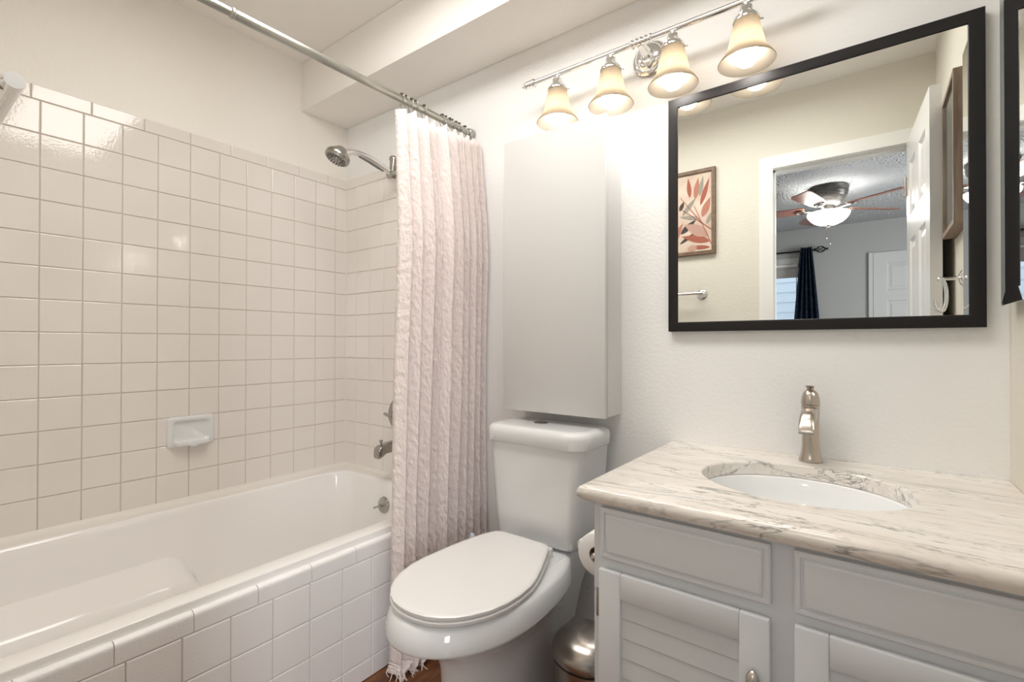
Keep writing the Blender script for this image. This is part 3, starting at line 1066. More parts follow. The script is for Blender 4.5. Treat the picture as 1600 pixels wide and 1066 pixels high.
# counter with an oval cut-out
SC = Vector((2.080, -0.288, 0))
SA, SB = 0.198, 0.166
CX0, CX1, CY0, CY1 = 1.703, XR - 0.001, -0.602, -0.001
ZT1, ZT0 = 0.799, 0.768
n = 96
b = BM()


def rect_hit(a, x0, x1, y0, y1):
    c, s = math.cos(a), math.sin(a)
    ts = []
    if c > 1e-9: ts.append((x1 - SC.x) / c)
    if c < -1e-9: ts.append((x0 - SC.x) / c)
    if s > 1e-9: ts.append((y1 - SC.y) / s)
    if s < -1e-9: ts.append((y0 - SC.y) / s)
    k_ = min(q for q in ts if q > 0)
    return SC.x + c * k_, SC.y + s * k_


angs = sorted([2 * PI * i / n for i in range(n)] + [math.atan2(y - SC.y, x - SC.x) % (2 * PI) for x in (CX0 + .012, CX1) for y in (CY0 + .012, CY1)])
def orect(e, z):
    return [Vector((*rect_hit(a, CX0 + e, CX1, CY0 + e, CY1), z)) for a in angs]
def oell(k_, z):
    return [Vector((SC.x + (SA + k_) * math.cos(math.atan2(math.sin(a) / SB, math.cos(a) / SA)), SC.y + (SB + k_) * math.sin(math.atan2(math.sin(a) / SB, math.cos(a) / SA)), z)) for a in angs]
rings = [oell(0, ZT0), oell(0, ZT1 - 0.003), oell(0.003, ZT1), orect(0.012, ZT1), orect(0.006, ZT1 - 0.0018), orect(0.002, ZT1 - 0.007), orect(0.0, ZT1 - 0.014), orect(0.0015, ZT1 - 0.022), orect(0.007, ZT0 + 0.001), orect(0.012, ZT0), oell(0, ZT0)]
loft(b, rings, cap=(False, False))
bmesh.ops.remove_doubles(b, verts=b.verts, dist=1e-6)
o = obj('countertop', b, M['marble'], None, 40, base=(2.08, -0.3, 0.768))
tag(o, 'cream marble counter with grey veins and an oval sink cut-out', 'countertop')

t = thing('sink_basin', 'white oval basin set under the marble counter', 'sink', (SC.x, SC.y, 0.63))
b = BM()
prof = [(0.030, 0.7665), (-0.004, 0.7665), (-0.006, 0.764), (-0.012, 0.74), (-0.024, 0.70), (-0.05, 0.66), (-0.09, 0.636), (-0.135, 0.628), (-0.150, 0.627)]
outr = [(0.030, 0.760), (0.004, 0.758), (-0.002, 0.735), (-0.014, 0.692), (-0.042, 0.650), (-0.088, 0.625), (-0.150, 0.617)]
E = lambda k_, z: [Vector((SC.x + (SA + k_) * math.cos(a), SC.y + (SB + k_ * SB / SA) * math.sin(a), z)) for a in [2 * PI * i / 64 for i in range(64)]]
loft(b, [E(k_, z) for k_, z in outr[::-1]] + [E(k_, z) for k_, z in prof], cap=(False, False))
obj('basin_bowl', b, M['sink'], t, 60)
b = BM(); lathe(b, [(0.046, 0.612), (0.048, 0.6285), (0.032, 0.630), (0.022, 0.626), (0, 0.626)], Matrix.Translation((SC.x, SC.y, 0)), 28)
obj('drain', b, M['chrome'], t, 40)

# faucet
FX, FY = 2.081, -0.056
t = thing('faucet', 'brushed nickel single-hole faucet behind the oval sink', 'faucet', (FX, FY, 0.799))
b = BM()
lathe(b, [(0.0265, 0.7992), (0.0268, 0.804), (0.0245, 0.810), (0.0215, 0.822), (0.0195, 0.84), (0.0188, 0.87), (0.0192, 0.91), (0.0205, 0.940), (0.0205, 0.9435)], Matrix.Translation((FX, FY, 0)), 40)
obj('faucet_body', b, M['nickel'], t, 40)
b = BM()
secs = []
for y, zt, zb, w in ((FY + 0.005, 0.938, 0.905, 0.0175), (FY - 0.02, 0.940, 0.905, 0.0175), (FY - 0.045, 0.938, 0.903, 0.017), (FY - 0.070, 0.930, 0.897, 0.0168), (FY - 0.088, 0.916, 0.889, 0.0168), (FY - 0.100, 0.898, 0.884, 0.0168), (FY - 0.104, 0.888, 0.883, 0.0165)):
    hh = (zt - zb) / 2
    secs.append([Vector((FX + w * max(-1, min(1, 1.2 * math.cos(a))), y, (zt + zb) / 2 + hh * max(-1, min(1, 1.15 * math.sin(a))))) for a in [2 * PI * i / 28 for i in range(28)]])
loft(b, secs)
obj('faucet_spout', b, M['nickel'], t, 40)
b = BM()
lathe(b, [(0.0212, 0.9455), (0.0212, 0.949), (0.0200, 0.962), (0.0165, 0.974), (0.011, 0.981), (0.0, 0.984)], Matrix.Translation((FX, FY, 0)), 36)
fh = obj('faucet_handle', b, M['nickel'], t, 50)
b = BM()
secs = []
for dy, z, w, th in ((0.0, 0.976, 0.008, 0.004), (-0.004, 0.984, 0.007, 0.003), (-0.010, 0.989, 0.0085, 0.0025), (-0.018, 0.992, 0.0105, 0.0022), (-0.024, 0.993, 0.009, 0.0015)):
    secs.append([Vector((FX + w * math.cos(a), FY + dy, z + th * math.sin(a))) for a in [2 * PI * i / 12 for i in range(12)]])
loft(b, secs)
obj('handle_lever', b, M['nickel'], fh, 60)

# toilet paper
RC = Vector((1.672, -0.4, 0.586))
t = thing('toilet_paper_holder', 'metal toilet paper holder on the side of the vanity', 'paper holder', (1.72, -0.39, 0.586))
b = BM()
for y in (-0.465, -0.318):
    bx(b, 1.655, 1.7325, y - 0.006, y + 0.006, 0.578, 0.594, 0.003, 2) if y > -0.4 else None
lathe(b, [(0.022, 0), (0.022, 0.004), (0.012, 0.008)], axis((1.7325, -0.318, 0.586), (-1, 0, 0)), 24)
obj('holder_arm', b, M['nickel'], t, 40)
b = BM(); cyl(b, (RC.x, -0.318, RC.z), (RC.x, -0.449, RC.z), 0.0085, 16)
ball(b, (RC.x, -0.451, RC.z), 0.0105, n=14)
obj('roller_bar', b, M['nickel'], t, 40)
t = thing('toilet_paper_roll', 'white toilet paper roll hanging at the side of the vanity', 'toilet paper', RC)
b = BM()
prof = [(0.0205, -0.442), (0.050, -0.442), (0.052, -0.440), (0.052, -0.342), (0.050, -0.340), (0.0205, -0.340)]
secs = [[Vector((RC.x + rad * math.cos(a), y, RC.z + rad * math.sin(a))) for a in [2 * PI * i / 48 for i in range(48)]] for rad, y in prof]
secs.append(secs[0])
loft(b, secs, cap=(False, False))
# loose last sheet
prism(b, [(RC.x - 0.0522, RC.z + 0.004), (RC.x - 0.0532, RC.z + 0.004), (RC.x - 0.0536, RC.z + 0.02), (RC.x - 0.049, RC.z + 0.026), (RC.x - 0.046, RC.z + 0.0245)], lambda a, c, d: Vector((a, d, c)), -0.441, -0.341)
obj('tissue', b, M['paper'], t, 50)
b = BM()
secs = [[Vector((RC.x + rad * math.cos(a), y, RC.z + rad * math.sin(a))) for a in [2 * PI * i / 32 for i in range(32)]] for rad, y in ((0.0202, -0.4425), (0.0202, -0.3395), (0.0188, -0.3395), (0.0188, -0.4425), (0.0202, -0.4425))]
loft(b, secs, cap=(False, False))
obj('cardboard_core', b, M['card'], t, 40)

# ------------------------------------------------------------------ wall mirror over the vanity
MX0, MX1, MZ0, MZ1 = 1.705, 2.411, 1.137, 1.850
MY = -0.020
t = thing('wall_mirror', 'large black-framed mirror on the wall above the sink', 'mirror', ((MX0 + MX1) / 2, 0, MZ0))
b = BM()
fw = 0.029


def fr(i, y):
    return [Vector((MX0 + i, y, MZ0 + i)), Vector((MX1 - i, y, MZ0 + i)), Vector((MX1 - i, y, MZ1 - i)), Vector((MX0 + i, y, MZ1 - i))]


loft(b, [fr(0, -0.001), fr(0, -0.024), fr(0.0015, -0.0255), fr(fw - 0.010, -0.0255), fr(fw - 0.002, -0.0235), fr(fw, MY + 0.0005), fr(fw, -0.001), fr(0, -0.001)], cap=(False, False))
bmesh.ops.remove_doubles(b, verts=b.verts, dist=1e-6)
obj('mirror_frame', b, M['black'], t, 30)
b = BM()
bx(b, MX0 + fw - 0.002, MX1 - fw + 0.002, MY, MY + 0.004, MZ0 + fw - 0.002, MZ1 - fw + 0.002)
obj('mirror_glass', b, M['mirror'], t)

# bevelled mirror cabinet on the right wall
t = thing('medicine_cabinet', 'frameless mirror cabinet with slanted glass edges on the right wall', 'mirror cabinet', (2.43, -0.27, 1.18))
b = BM()
cx, y0, y1, z0, z1 = 2.423, -0.475, -0.072, 1.180, 1.955
bx(b, cx + 0.007, XR - 0.0005, y0 + 0.012, y1 - 0.012, z0 + 0.012, z1 - 0.012)
obj('cabinet_body', b, M['cabinet'], t)
b = BM()


def yzr(i, x):
    return [Vector((x, y0 + i, z0 + i)), Vector((x, y1 - i, z0 + i)), Vector((x, y1 - i, z1 - i)), Vector((x, y0 + i, z1 - i))]


BV, BL = 0.026, 0.056      # slanted edge widths: ordinary sides, side next to the sink wall


def face_loop(x, inner):
    i, l_ = (BV, BL) if inner else (0, 0)
    return [Vector((x, y0 + i, z0 + i)), Vector((x, y1 - l_, z0 + i)), Vector((x, y1 - l_, z1 - i)), Vector((x, y0 + i, z1 - i))]


o_ = [b.verts.new(p) for p in face_loop(cx + 0.006, False)]
m_ = [b.verts.new(p) for p in face_loop(cx + 0.0028, False)]
i_ = [b.verts.new(p) for p in face_loop(cx, True)]
b.faces.new(o_)
for k_ in range(4):
    b.faces.new([o_[k_], o_[(k_ + 1) % 4], m_[(k_ + 1) % 4], m_[k_]]).material_index = 1
    b.faces.new([m_[k_], m_[(k_ + 1) % 4], i_[(k_ + 1) % 4], i_[k_]]).material_index = 1 if k_ == 1 else 0
obj('mirror_bevel', b, [M['mirror'], M['bevel']], t)
b = BM()
b.faces.new([b.verts.new(p) for p in face_loop(cx, True)])
bx(b, cx + 0.0004, cx + 0.005, y0 + BV, y1 - BL, z0 + BV, z1 - BV)
obj('mirror_door', b, M['mirror'], t)

# wooden framed picture further along the right wall
t = thing('shadow_box_frame', 'deep weathered wood framed picture seen edge-on in the mirror', 'picture', (2.44, -0.73, 1.48))
b = BM()
y0, y1, z0, z1 = -0.850, -0.56, 1.476, 1.962
xf = 2.4135
loft(b, [yzr(0, XR - 0.0005), yzr(0, xf), yzr(0.016, xf), yzr(0.018, xf + 0.012), yzr(0.018, XR - 0.0005), yzr(0, XR - 0.0005)], cap=(False, False))
bmesh.ops.remove_doubles(b, verts=b.verts, dist=1e-6)
obj('frame_moulding', b, M['framewood'], t, 30)
b = BM(); bx(b, xf + 0.006, xf + 0.010, y0 + 0.018, y1 - 0.018, z0 + 0.018, z1 - 0.018)
obj('picture_glass', b, M['glassdark'], t)

# chrome towel hook on the right wall
HY = -0.690
t = thing('towel_hook', 'chrome J-shaped towel hook on the right wall, seen in the mirror', 'towel hook', (XR, HY, 1.31))
b = BM(); lathe(b, [(0.026, 0), (0.026, 0.003), (0.018, 0.008), (0.008, 0.011)], axis((XR - 0.0005, HY, 1.318), (-1, 0, 0)), 28)
obj('hook_plate', b, M['chrome'], t, 40)
b = BM(); cyl(b, (XR - 0.008, HY, 1.318), (2.392, HY, 1.318), 0.0062, 16); ball(b, (2.392, HY, 1.318), 0.0075, n=14)
obj('hook_arm', b, M['chrome'], t, 40)
b = BM()
pts = [Vector((2.402, HY, 1.318))]
for i in range(15):
    a = math.radians(80 - 290 * i / 14 * 0.62)
    pts.append(Vector((2.397 + 0.012 * math.cos(a), HY - 0.0, 1.262 + 0.052 * math.sin(a))))
tube(b, pts + [Vector((2.382, HY, 1.218)), Vector((2.377, HY, 1.236)), Vector((2.377, HY, 1.252))], 0.0055, 12)
obj('hook_curl', b, M['chrome'], t, 60)

# ------------------------------------------------------------------ vanity light bar
LY, LZ, LXC = -0.092, 2.024, 1.643
t = thing('vanity_light', 'chrome four-lamp vanity light bar above the mirror', 'light fixture', (LXC, 0, LZ))
b = BM()
cyl(b, (LXC - 0.415, LY, LZ), (LXC + 0.415, LY, LZ), 0.0088, 20)
obj('light_bar', b, M['chrome'], t, 40)
b = BM()
prof = [(0.0088, -0.036)]
for i in range(5):
    z = -0.034 + i * 0.0145
    prof += [(0.0095, z), (0.0135, z + 0.003), (0.0135, z + 0.006), (0.0095, z + 0.009)]
prof += [(0.0088, 0.042)]
lathe(b, prof, axis((LXC + 0.004, LY, LZ), (1, 0, 0)), 24)
obj('ribbed_collar', b, M['chrome'], t, 35)
for s in (-1, 1):
    b = BM()
    lathe(b, [(0.0088, -0.03), (0.011, -0.028), (0.0145, -0.024), (0.0145, -0.018), (0.010, -0.015), (0.0135, -0.010), (0.0135, -0.005), (0.009, -0.002), (0.013, 0.004), (0.0125, 0.012), (0.008, 0.017), (0.0085, 0.022), (0.005, 0.027), (0, 0.029)], axis((LXC + s * 0.415, LY, LZ), (s, 0, 0)), 24)
    obj('finial', b, M['chrome'], t, 40)
b = BM()
lathe(b, [(0.056, 0.001), (0.057, 0.006), (0.052, 0.012), (0.045, 0.014), (0.043, 0.020), (0.034, 0.027), (0.026, 0.029), (0.024, 0.036), (0.016, 0.042), (0.012, 0.06), (0.012, 0.09)], axis((LXC - 0.004, 0, LZ - 0.008), (0, -1, 0.09)), 40)
obj('backplate', b, M['chrome'], t, 35)
for i, dx in enumerate((-0.296, -0.0985, 0.0985, 0.296)):
    x = LXC + dx
    b = BM()
    lathe(b, [(0.006, 0.0), (0.006, -0.010), (0.016, -0.012), (0.017, -0.022), (0.021, -0.030), (0.031, -0.040), (0.034, -0.048), (0.0335, -0.052), (0.029, -0.050), (0.0, -0.048)], Matrix.Translation((x, LY, LZ - 0.006)), 28)
    for k_ in range(3):
        a = 2 * PI * k_ / 3 + 0.4
        p = Vector((x + 0.033 * math.cos(a), LY + 0.033 * math.sin(a), LZ - 0.054))
        cyl(b, p, p + Vector((0.009 * math.cos(a), 0.009 * math.sin(a), 0)), 0.0028, 10)
    sk = obj('lamp_socket', b, M['chrome'], t, 40)
    b = BM()
    zt = LZ - 0.050
    po = [(0.0270, 0.0), (0.0300, -0.004), (0.0340, -0.020), (0.0385, -0.040), (0.0430, -0.058), (0.0455, -0.070), (0.0470, -0.078), (0.0510, -0.088), (0.0580, -0.098), (0.0660, -0.108), (0.0715, -0.1165)]
    pi_ = [(rad - 0.0028, z) for rad, z in po]
    lathe(b, po + [(0.0705, -0.1185)] + pi_[::-1], Matrix.Translation((x, LY, zt)), 40, cap=(False, False))
    obj('lamp_shade', b, M['shade'], t, 60)
    b = BM()
    zb = zt - 0.098
    lathe(b, [(0.0, -0.030)] + [(0.0305 * math.cos(a), 0.0305 * math.sin(a)) for a in [math.radians(-80 + 10 * q) for q in range(13)]] + [(0.020, 0.036), (0.0135, 0.05), (0.0125, 0.066), (0.0, 0.066)], Matrix.Translation((x, LY, zb)), 28)
    obj('light_bulb', b, M['bulb'], t, 60, label='lit warm white bulb')

# added ceiling panel that brightens the bathroom, no such fixture known (above the frame)
t = thing('ceiling_fill_panel', 'added white rectangular fill light panel over the bathroom floor', 'ceiling light', (1.42, -0.80, ZC))
b = BM(); bx(b, 0.72, 2.12, -1.05, -0.55, ZC - 0.014, ZC - 0.0005, 0.003, 2)
obj('fill_panel_housing', b, M['trimwhite'], t, 40)
b = BM(); loft(b, [rrect(0.735, 2.105, -1.035, -0.565, 0.02, ZC - 0.0145), rrect(0.735, 2.105, -1.035, -0.565, 0.02, ZC - 0.035), rrect(0.75, 2.09, -1.02, -0.58, 0.03, ZC - 0.052), rrect(0.79, 2.05, -0.98, -0.62, 0.03, ZC - 0.058)])
obj('fill_diffuser', b, M['fillglow'], t, 60)

# ------------------------------------------------------------------ what the mirror shows: the doorway wall
t = thing('leaf_picture', 'brown-framed leaf print reflected at the left side of the mirror', 'picture', (1.29, YF, 1.63))
PX0, PX1, PZ0, PZ1 = 1.085, 1.490, 1.625, 2.128
b = BM()


def pr(i, y):
    return [Vector((PX0 + i, y, PZ0 + i)), Vector((PX1 - i, y, PZ0 + i)), Vector((PX1 - i, y, PZ1 - i)), Vector((PX0 + i, y, PZ1 - i))]


loft(b, [pr(0, YF + 0.001), pr(0, YF + 0.024), pr(0.002, YF + 0.026), pr(0.020, YF + 0.026), pr(0.022, YF + 0.02), pr(0.022, YF + 0.001), pr(0, YF + 0.001)], cap=(False, False))
bmesh.ops.remove_doubles(b, verts=b.verts, dist=1e-6)
obj('picture_frame', b, M['brownframe'], t, 30)
b = BM(); bx(b, PX0 + 0.018, PX1 - 0.018, YF + 0.010, YF + 0.014, PZ0 + 0.018, PZ1 - 0.018)
canvas = obj('picture_canvas', b, vary(mat('canvas', (0.72, 0.58, 0.48), 0.9), (0.60, 0.46, 0.37), (0.72, 0.61, 0.52), 9, 3), t)
leafc = {'terracotta': (0.36, 0.115, 0.075), 'rust': (0.46, 0.20, 0.145), 'blush': (0.50, 0.31, 0.25), 'sage': (0.32, 0.30, 0.25), 'charcoal': (0.07, 0.055, 0.05), 'stem': (0.40, 0.13, 0.09)}
for k_, c in leafc.items():
    M[k_] = mat('paint_' + k_, c, 0.85)


def leaf(bm, x, z, ang, L, w, lift, mi):
    """leaf outline in picture units: x,z base; ang degrees from +x towards +z"""
    a = math.radians(ang)
    ax, az = math.cos(a), math.sin(a)
    n = 10
    pts = []
    for i in range(n + 1):
        s = i / n
        pts.append((s * L, w * math.sin(PI * s ** 0.8)))
    for i in range(n - 1, 0, -1):
        s = i / n
        pts.append((s * L, -w * math.sin(PI * s ** 0.8)))
    vs = [bm.verts.new((x + p * ax - q * az, YF + 0.0142 + lift, z + p * az + q * ax)) for p, q in pts]
    bm.faces.new(vs).material_index = mi


b = BM()
names = list(leafc)
ix = {k_: i for i, k_ in enumerate(names)}
# seen from the room (x to the right towards the doorway)
L_ = [(1.405, 1.915, 72, 0.165, 0.014, 'terracotta'), (1.375, 1.955, 82, 0.13, 0.016, 'rust'), (1.345, 1.97, 95, 0.12, 0.013, 'terracotta'), (1.40, 1.97, 80, 0.12, 0.012, 'sage'), (1.415, 1.845, 68, 0.12, 0.020, 'rust'), (1.440, 1.80, 66, 0.08, 0.012, 'sage'),
      (1.30, 1.87, 50, 0.13, 0.014, 'sage'), (1.29, 1.76, 40, 0.12, 0.017, 'charcoal'), (1.285, 1.70, 33, 0.11, 0.010, 'charcoal'), (1.285, 1.90, 65, 0.06, 0.012, 'charcoal'), (1.46, 1.70, 165, 0.17, 0.021, 'terracotta'), (1.46, 1.665, 176, 0.13, 0.012, 'terracotta'), (1.45, 1.735, 150, 0.16, 0.032, 'blush'), (1.33, 1.66, 10, 0.06, 0.02, 'blush'),
      (1.40, 1.84, 168, 0.12, 0.012, 'sage'), (1.22, 1.68, 60, 0.17, 0.02, 'rust'), (1.16, 1.76, 75, 0.18, 0.02, 'sage'), (1.2, 1.9, 100, 0.16, 0.018, 'terracotta'), (1.13, 1.66, 40, 0.14, 0.018, 'blush')]
for i, (x, z, an, L, w, cn) in enumerate(L_):
    leaf(b, x, z, an, L, w, 0.0001 * (i + 1), ix[cn])
def stroke(bm, x0, z0, x1, z1, w, lift, mi):
    d = Vector((x1 - x0, 0, z1 - z0)).normalized()
    nn = Vector((-d.z, 0, d.x)) * w
    vs = [bm.verts.new(p) for p in (Vector((x0, YF + 0.0142 + lift, z0)) + nn, Vector((x0, YF + 0.0142 + lift, z0)) - nn, Vector((x1, YF + 0.0142 + lift, z1)) - nn * 0.6, Vector((x1, YF + 0.0142 + lift, z1)) + nn * 0.6)]
    bm.faces.new(vs).material_index = mi
for q in ((1.465, 1.685, 1.37, 1.92), (1.415, 1.81, 1.29, 1.98), (1.465, 1.77, 1.30, 1.905)):
    stroke(b, *q, 0.0022, 0.003, ix['stem'])
obj('painted_leaves', b, [M[k_] for k_ in names], canvas)

t = thing('towel_bar', 'chrome towel bar on the doorway wall, its end at the left photo edge', 'towel bar', (1.15, YF, 1.39))
BZ, BY = 1.393, -1.404
b = BM()
cyl(b, (1.437, BY, BZ), (0.93, BY, BZ), 0.0090, 28)
obj('bar', b, M['chrome'], t, 40)
for x in (1.412, 0.955):
    b = BM()
    cyl(b, (x, YF + 0.004, BZ), (x, BY, BZ), 0.0075, 18)
    lathe(b, [(0.028, 0.0008), (0.028, 0.005), (0.022, 0.010), (0.010, 0.012)], axis((x, YF, BZ), (0, 1, 0)), 28)
    obj('bar_post', b, M['chrome'], t, 40)

# door casing and jamb
b = BM()
yc = YF + 0.012
prof = [(0, 0.0), (0, 0.012), (0.010, 0.0125), (0.028, 0.011), (0.044, 0.0085), (0.058, 0.0065), (0.068, 0.006), (0.070, 0.0)]
cx0, cz = 1.783, 2.053


def casing_sec(px, pz, dx, dz):
    return [Vector((px + dx * d, YF + h, pz + dz * d)) for d, h in prof[::1]]


loft(b, [casing_sec(cx0, 0.0, -1, 0), casing_sec(cx0, cz, -1, 1)])
loft(b, [casing_sec(cx0, cz, -1, 1), casing_sec(2.36, cz, 0, 1), casing_sec(2.449, cz, 0, 1)])
bx(b, 2.362, 2.432, YF, YF + 0.011, 0, cz)
# jamb lining
bx(b, DX0 - 0.001, cx0 - 0.006, YB - 0.012, YF + 0.0005, 0, DZ)
bx(b, 2.357, DX1 + 0.001, YB - 0.012, YF + 0.0005, 0, DZ)
bx(b, DX0 - 0.001, DX1 + 0.001, YB - 0.012, YF + 0.0005, cz + 0.004, DZ + 0.001)
bx(b, cx0 - 0.007, cx0 + 0.004, YF - 0.075, YF - 0.045, 0, cz + 0.004)
bx(b, cx0 - 0.007, 2.357, YF - 0.075, YF - 0.045, cz - 0.006, cz + 0.005)
bx(b, DX0 - 0.07, DX0 + 0.012, YB - 0.012, YB, 0, DZ + 0.07)
bx(b, DX1 - 0.01, DX1 + 0.07, YB - 0.012, YB, 0, DZ + 0.07)
bx(b, DX0, DX1, YB - 0.012, YB, DZ - 0.008, DZ + 0.07)
struct('trim_1', b, M['trimwhite'], 35)


def panel_door(name, origin, ux, uy, width, height, thick, mat_):
    """six-panel door; origin = bottom hinge corner, ux along the width, uy through the thickness"""
    ux, uy = Vector(ux), Vector(uy)
    o3 = Vector(origin)
    P3 = lambda a, c, d: o3 + ux * a + uy * d + Vector((0, 0, c))
    b = BM()
    st, mid = 0.115 * width / 0.75, 0.11 * width / 0.75
    pw = (width - 2 * st - mid) / 2
    rows = [(0.24, 0.86), (1.02, 1.56), (1.67, height - 0.12)]
    holes = [(st + i * (pw + mid), st + i * (pw + mid) + pw, z0, z1) for i in (0, 1) for z0, z1 in rows]
    xs = sorted({0, width} | {h[0] for h in holes} | {h[1] for h in holes})
    zs = sorted({0, height} | {h[2] for h in holes} | {h[3] for h in holes})
    for side, sg in ((0.0, 1), (thick, -1)):
        for xa, xb_ in zip(xs, xs[1:]):
            for za, zb_ in zip(zs, zs[1:]):
                R = lambda i, dd: [b.verts.new(P3(p, q, side + sg * dd)) for p, q in ((xa + i, za + i), (xb_ - i, za + i), (xb_ - i, zb_ - i), (xa + i, zb_ - i))]
                if (xa, xb_, za, zb_) in holes:
                    rs = [R(0, 0), R(0.010, 0.009), R(0.020, 0.009), R(0.045, 0.003)]
                    for p, q in zip(rs, rs[1:]):
                        for i in range(4):
                            b.faces.new([p[i], p[(i + 1) % 4], q[(i + 1) % 4], q[i]])
                    b.faces.new(rs[-1])
                else:
                    b.faces.new(R(0, 0))
    for q in (((0, 0), (width, 0)), ((width, 0), (width, height)), ((width, height), (0, height)), ((0, height), (0, 0))):
        (a0, c0), (a1, c1) = q
        b.faces.new([b.verts.new(P3(a0, c0, 0)), b.verts.new(P3(a1, c1, 0)), b.verts.new(P3(a1, c1, thick)), b.verts.new(P3(a0, c0, thick))])
    bmesh.ops.remove_doubles(b, verts=b.verts, dist=1e-5)
    d = struct(name, b, mat_)
    return d, P3


dv = Vector((0.036, 0.602, 0)).normalized()
d, P3 = panel_door('door_1', (2.3445, -1.462, 0.012), dv, Vector((dv.y, -dv.x, 0)), 0.603, 2.036, 0.035, M['doorwhite'])
b = BM()
for sg, dd in ((-1, 0.0), (1, 0.035)):
    p = P3(0.545, 0.92, dd)
    if sg < 0:
        lathe(b, [(0.028, 0), (0.028, 0.005), (0.011, 0.012), (0.010, 0.026), (0.022, 0.032), (0.024, 0.042), (0.018, 0.05), (0, 0.052)], axis(p, (sg, 0, 0)), 24)
    else:
        lathe(b, [(0.028, 0), (0.028, 0.005), (0.011, 0.010), (0.016, 0.016), (0.018, 0.022), (0.012, 0.026), (0, 0.027)], axis(p, (sg, 0, 0)), 24)
obj('door_knob', b, M['nickel'], d, 40, label='nickel knob')
for hz in (0.22, 1.05, 1.83):
    b = BM(); cyl(b, P3(-0.003, hz - 0.045, -0.004), P3(-0.003, hz + 0.045, -0.004), 0.006, 12)
    obj('hinge', b, M['nickel'], d, 40, label='nickel hinge')

# ------------------------------------------------------------------ bedroom beyond the doorway
BX0, BX1, BYF = 0.2, 4.0, -5.11
WX0, WX1, WZ0, WZ1 = 0.78, 1.545, 0.75, 2.055   # window opening in the far wall
b = BM()
bx(b, BX0 - 0.1, WX0, BYF - 0.12, BYF, 0, ZC)
bx(b, WX1, BX1 + 0.1, BYF - 0.12, BYF, 0, ZC)
bx(b, WX0, WX1, BYF - 0.12, BYF, 0, WZ0)
bx(b, WX0, WX1, BYF - 0.12, BYF, WZ1, ZC)
struct('wall_bedroom_far', b, M['bedwall'])
b = BM(); bx(b, BX0 - 0.12, BX0, BYF - 0.12, YB, 0, ZC)
struct('wall_bedroom_left', b, M['bedwall'])
b = BM()
bx(b, BX1, BX1 + 0.1, BYF, -3.95, 0, ZC)
bx(b, BX1, BX1 + 0.1, -2.45, YB, 0, ZC)
bx(b, BX1, BX1 + 0.1, -3.95, -2.45, 0, 0.7)
bx(b, BX1, BX1 + 0.1, -3.95, -2.45, 2.2, ZC)
struct('wall_bedroom_right', b, M['bedwall'])
b = BM(); bx(b, XR + 0.12, BX1 + 0.1, YB, YB + 0.1, 0, ZC)
struct('wall_bedroom_near', b, M['bedwall'])
# bedroom side skin of the shared wall
b = BM(); bx(b, BX0, 1.69, YB - 0.004, YB, 0, ZC); bx(b, 2.44, XR + 0.12, YB - 0.004, YB, 0, ZC); bx(b, 1.69, 2.44, YB - 0.004, YB, 2.135, ZC)
struct('wall_bedroom_shared', b, M['bedwall'])
b = BM(); bx(b, BX0 - 0.12, BX1 + 0.1, BYF - 0.12, YB, ZC, ZC + 0.1)
struct('ceiling_bedroom', b, M['bedceil'])
b = BM(); bx(b, BX0 - 0.12, BX1 + 0.1, BYF - 0.12, YB + 0.06, -0.1, -0.004)
struct('floor_bedroom', b, M['carpet'])

# window with frame, glass, roller shade; house siding outside
b = BM()
for x0, x1, z0, z1 in ((WX0, WX0 + 0.04, WZ0, WZ1), (WX1 - 0.025, WX1, WZ0, WZ1), (WX0, WX1, WZ0, WZ0 + 0.04), (WX0, WX1, WZ1 - 0.04, WZ1)):
    bx(b, x0, x1, BYF - 0.10, BYF - 0.02, z0, z1, 0.002, 1)
w1 = struct('window_1', b, M['trimwhite'], 35)
b = BM()
bx(b, WX0 - 0.0, WX1 + 0.0, BYF - 0.001, BYF + 0.012, WZ1, WZ1 + 0.065)
bx(b, WX0 - 0.06, WX1 + 0.03, BYF - 0.02, BYF + 0.03, WZ0 - 0.03, WZ0)
obj('window_trim', b, M['beddoor'], w1)
b = BM(); bx(b, WX0 + 0.04, WX1 - 0.025, BYF - 0.068, BYF - 0.064, WZ0 + 0.04, WZ1 - 0.04)
obj('window_pane', b, M['glass'], w1)
b = BM(); bx(b, 1.497, 1.505, BYF - 0.075, BYF - 0.055, WZ0 + 0.04, WZ1 - 0.04)
obj('sash_bar', b, M['blind'], w1)
b = BM()
for ya, yb2_, za, zb_ in ((-3.95, -3.90, 0.7, 2.2), (-2.50, -2.45, 0.7, 2.2), (-3.95, -2.45, 0.7, 0.75), (-3.95, -2.45, 2.15, 2.2), (-3.22, -3.18, 0.7, 2.2)):
    bx(b, BX1 + 0.02, BX1 + 0.08, ya, yb2_, za, zb_, 0.003, 1)
struct('added_side_window', b, M['trimwhite'], 35)  # unseen window, added to let more daylight into the rooms
t = thing('roller_shade', 'grey roller shade pulled partly down over the bedroom window', 'window shade', (1.16, BYF, 1.9))
b = BM(); bx(b, WX0 + 0.01, WX1 - 0.01, BYF - 0.040, BYF - 0.037, 1.90, WZ1 - 0.03); bx(b, WX0 + 0.01, WX1 - 0.01, BYF - 0.044, BYF - 0.033, 1.895, 1.912)
obj('shade_cloth', b, M['blind'], t)
b = BM(); cyl(b, (WX0 + 0.01, BYF - 0.035, WZ1 - 0.035), (WX1 - 0.01, BYF - 0.035, WZ1 - 0.035), 0.018, 16)
obj('shade_roller', b, M['blind'], t, 40)

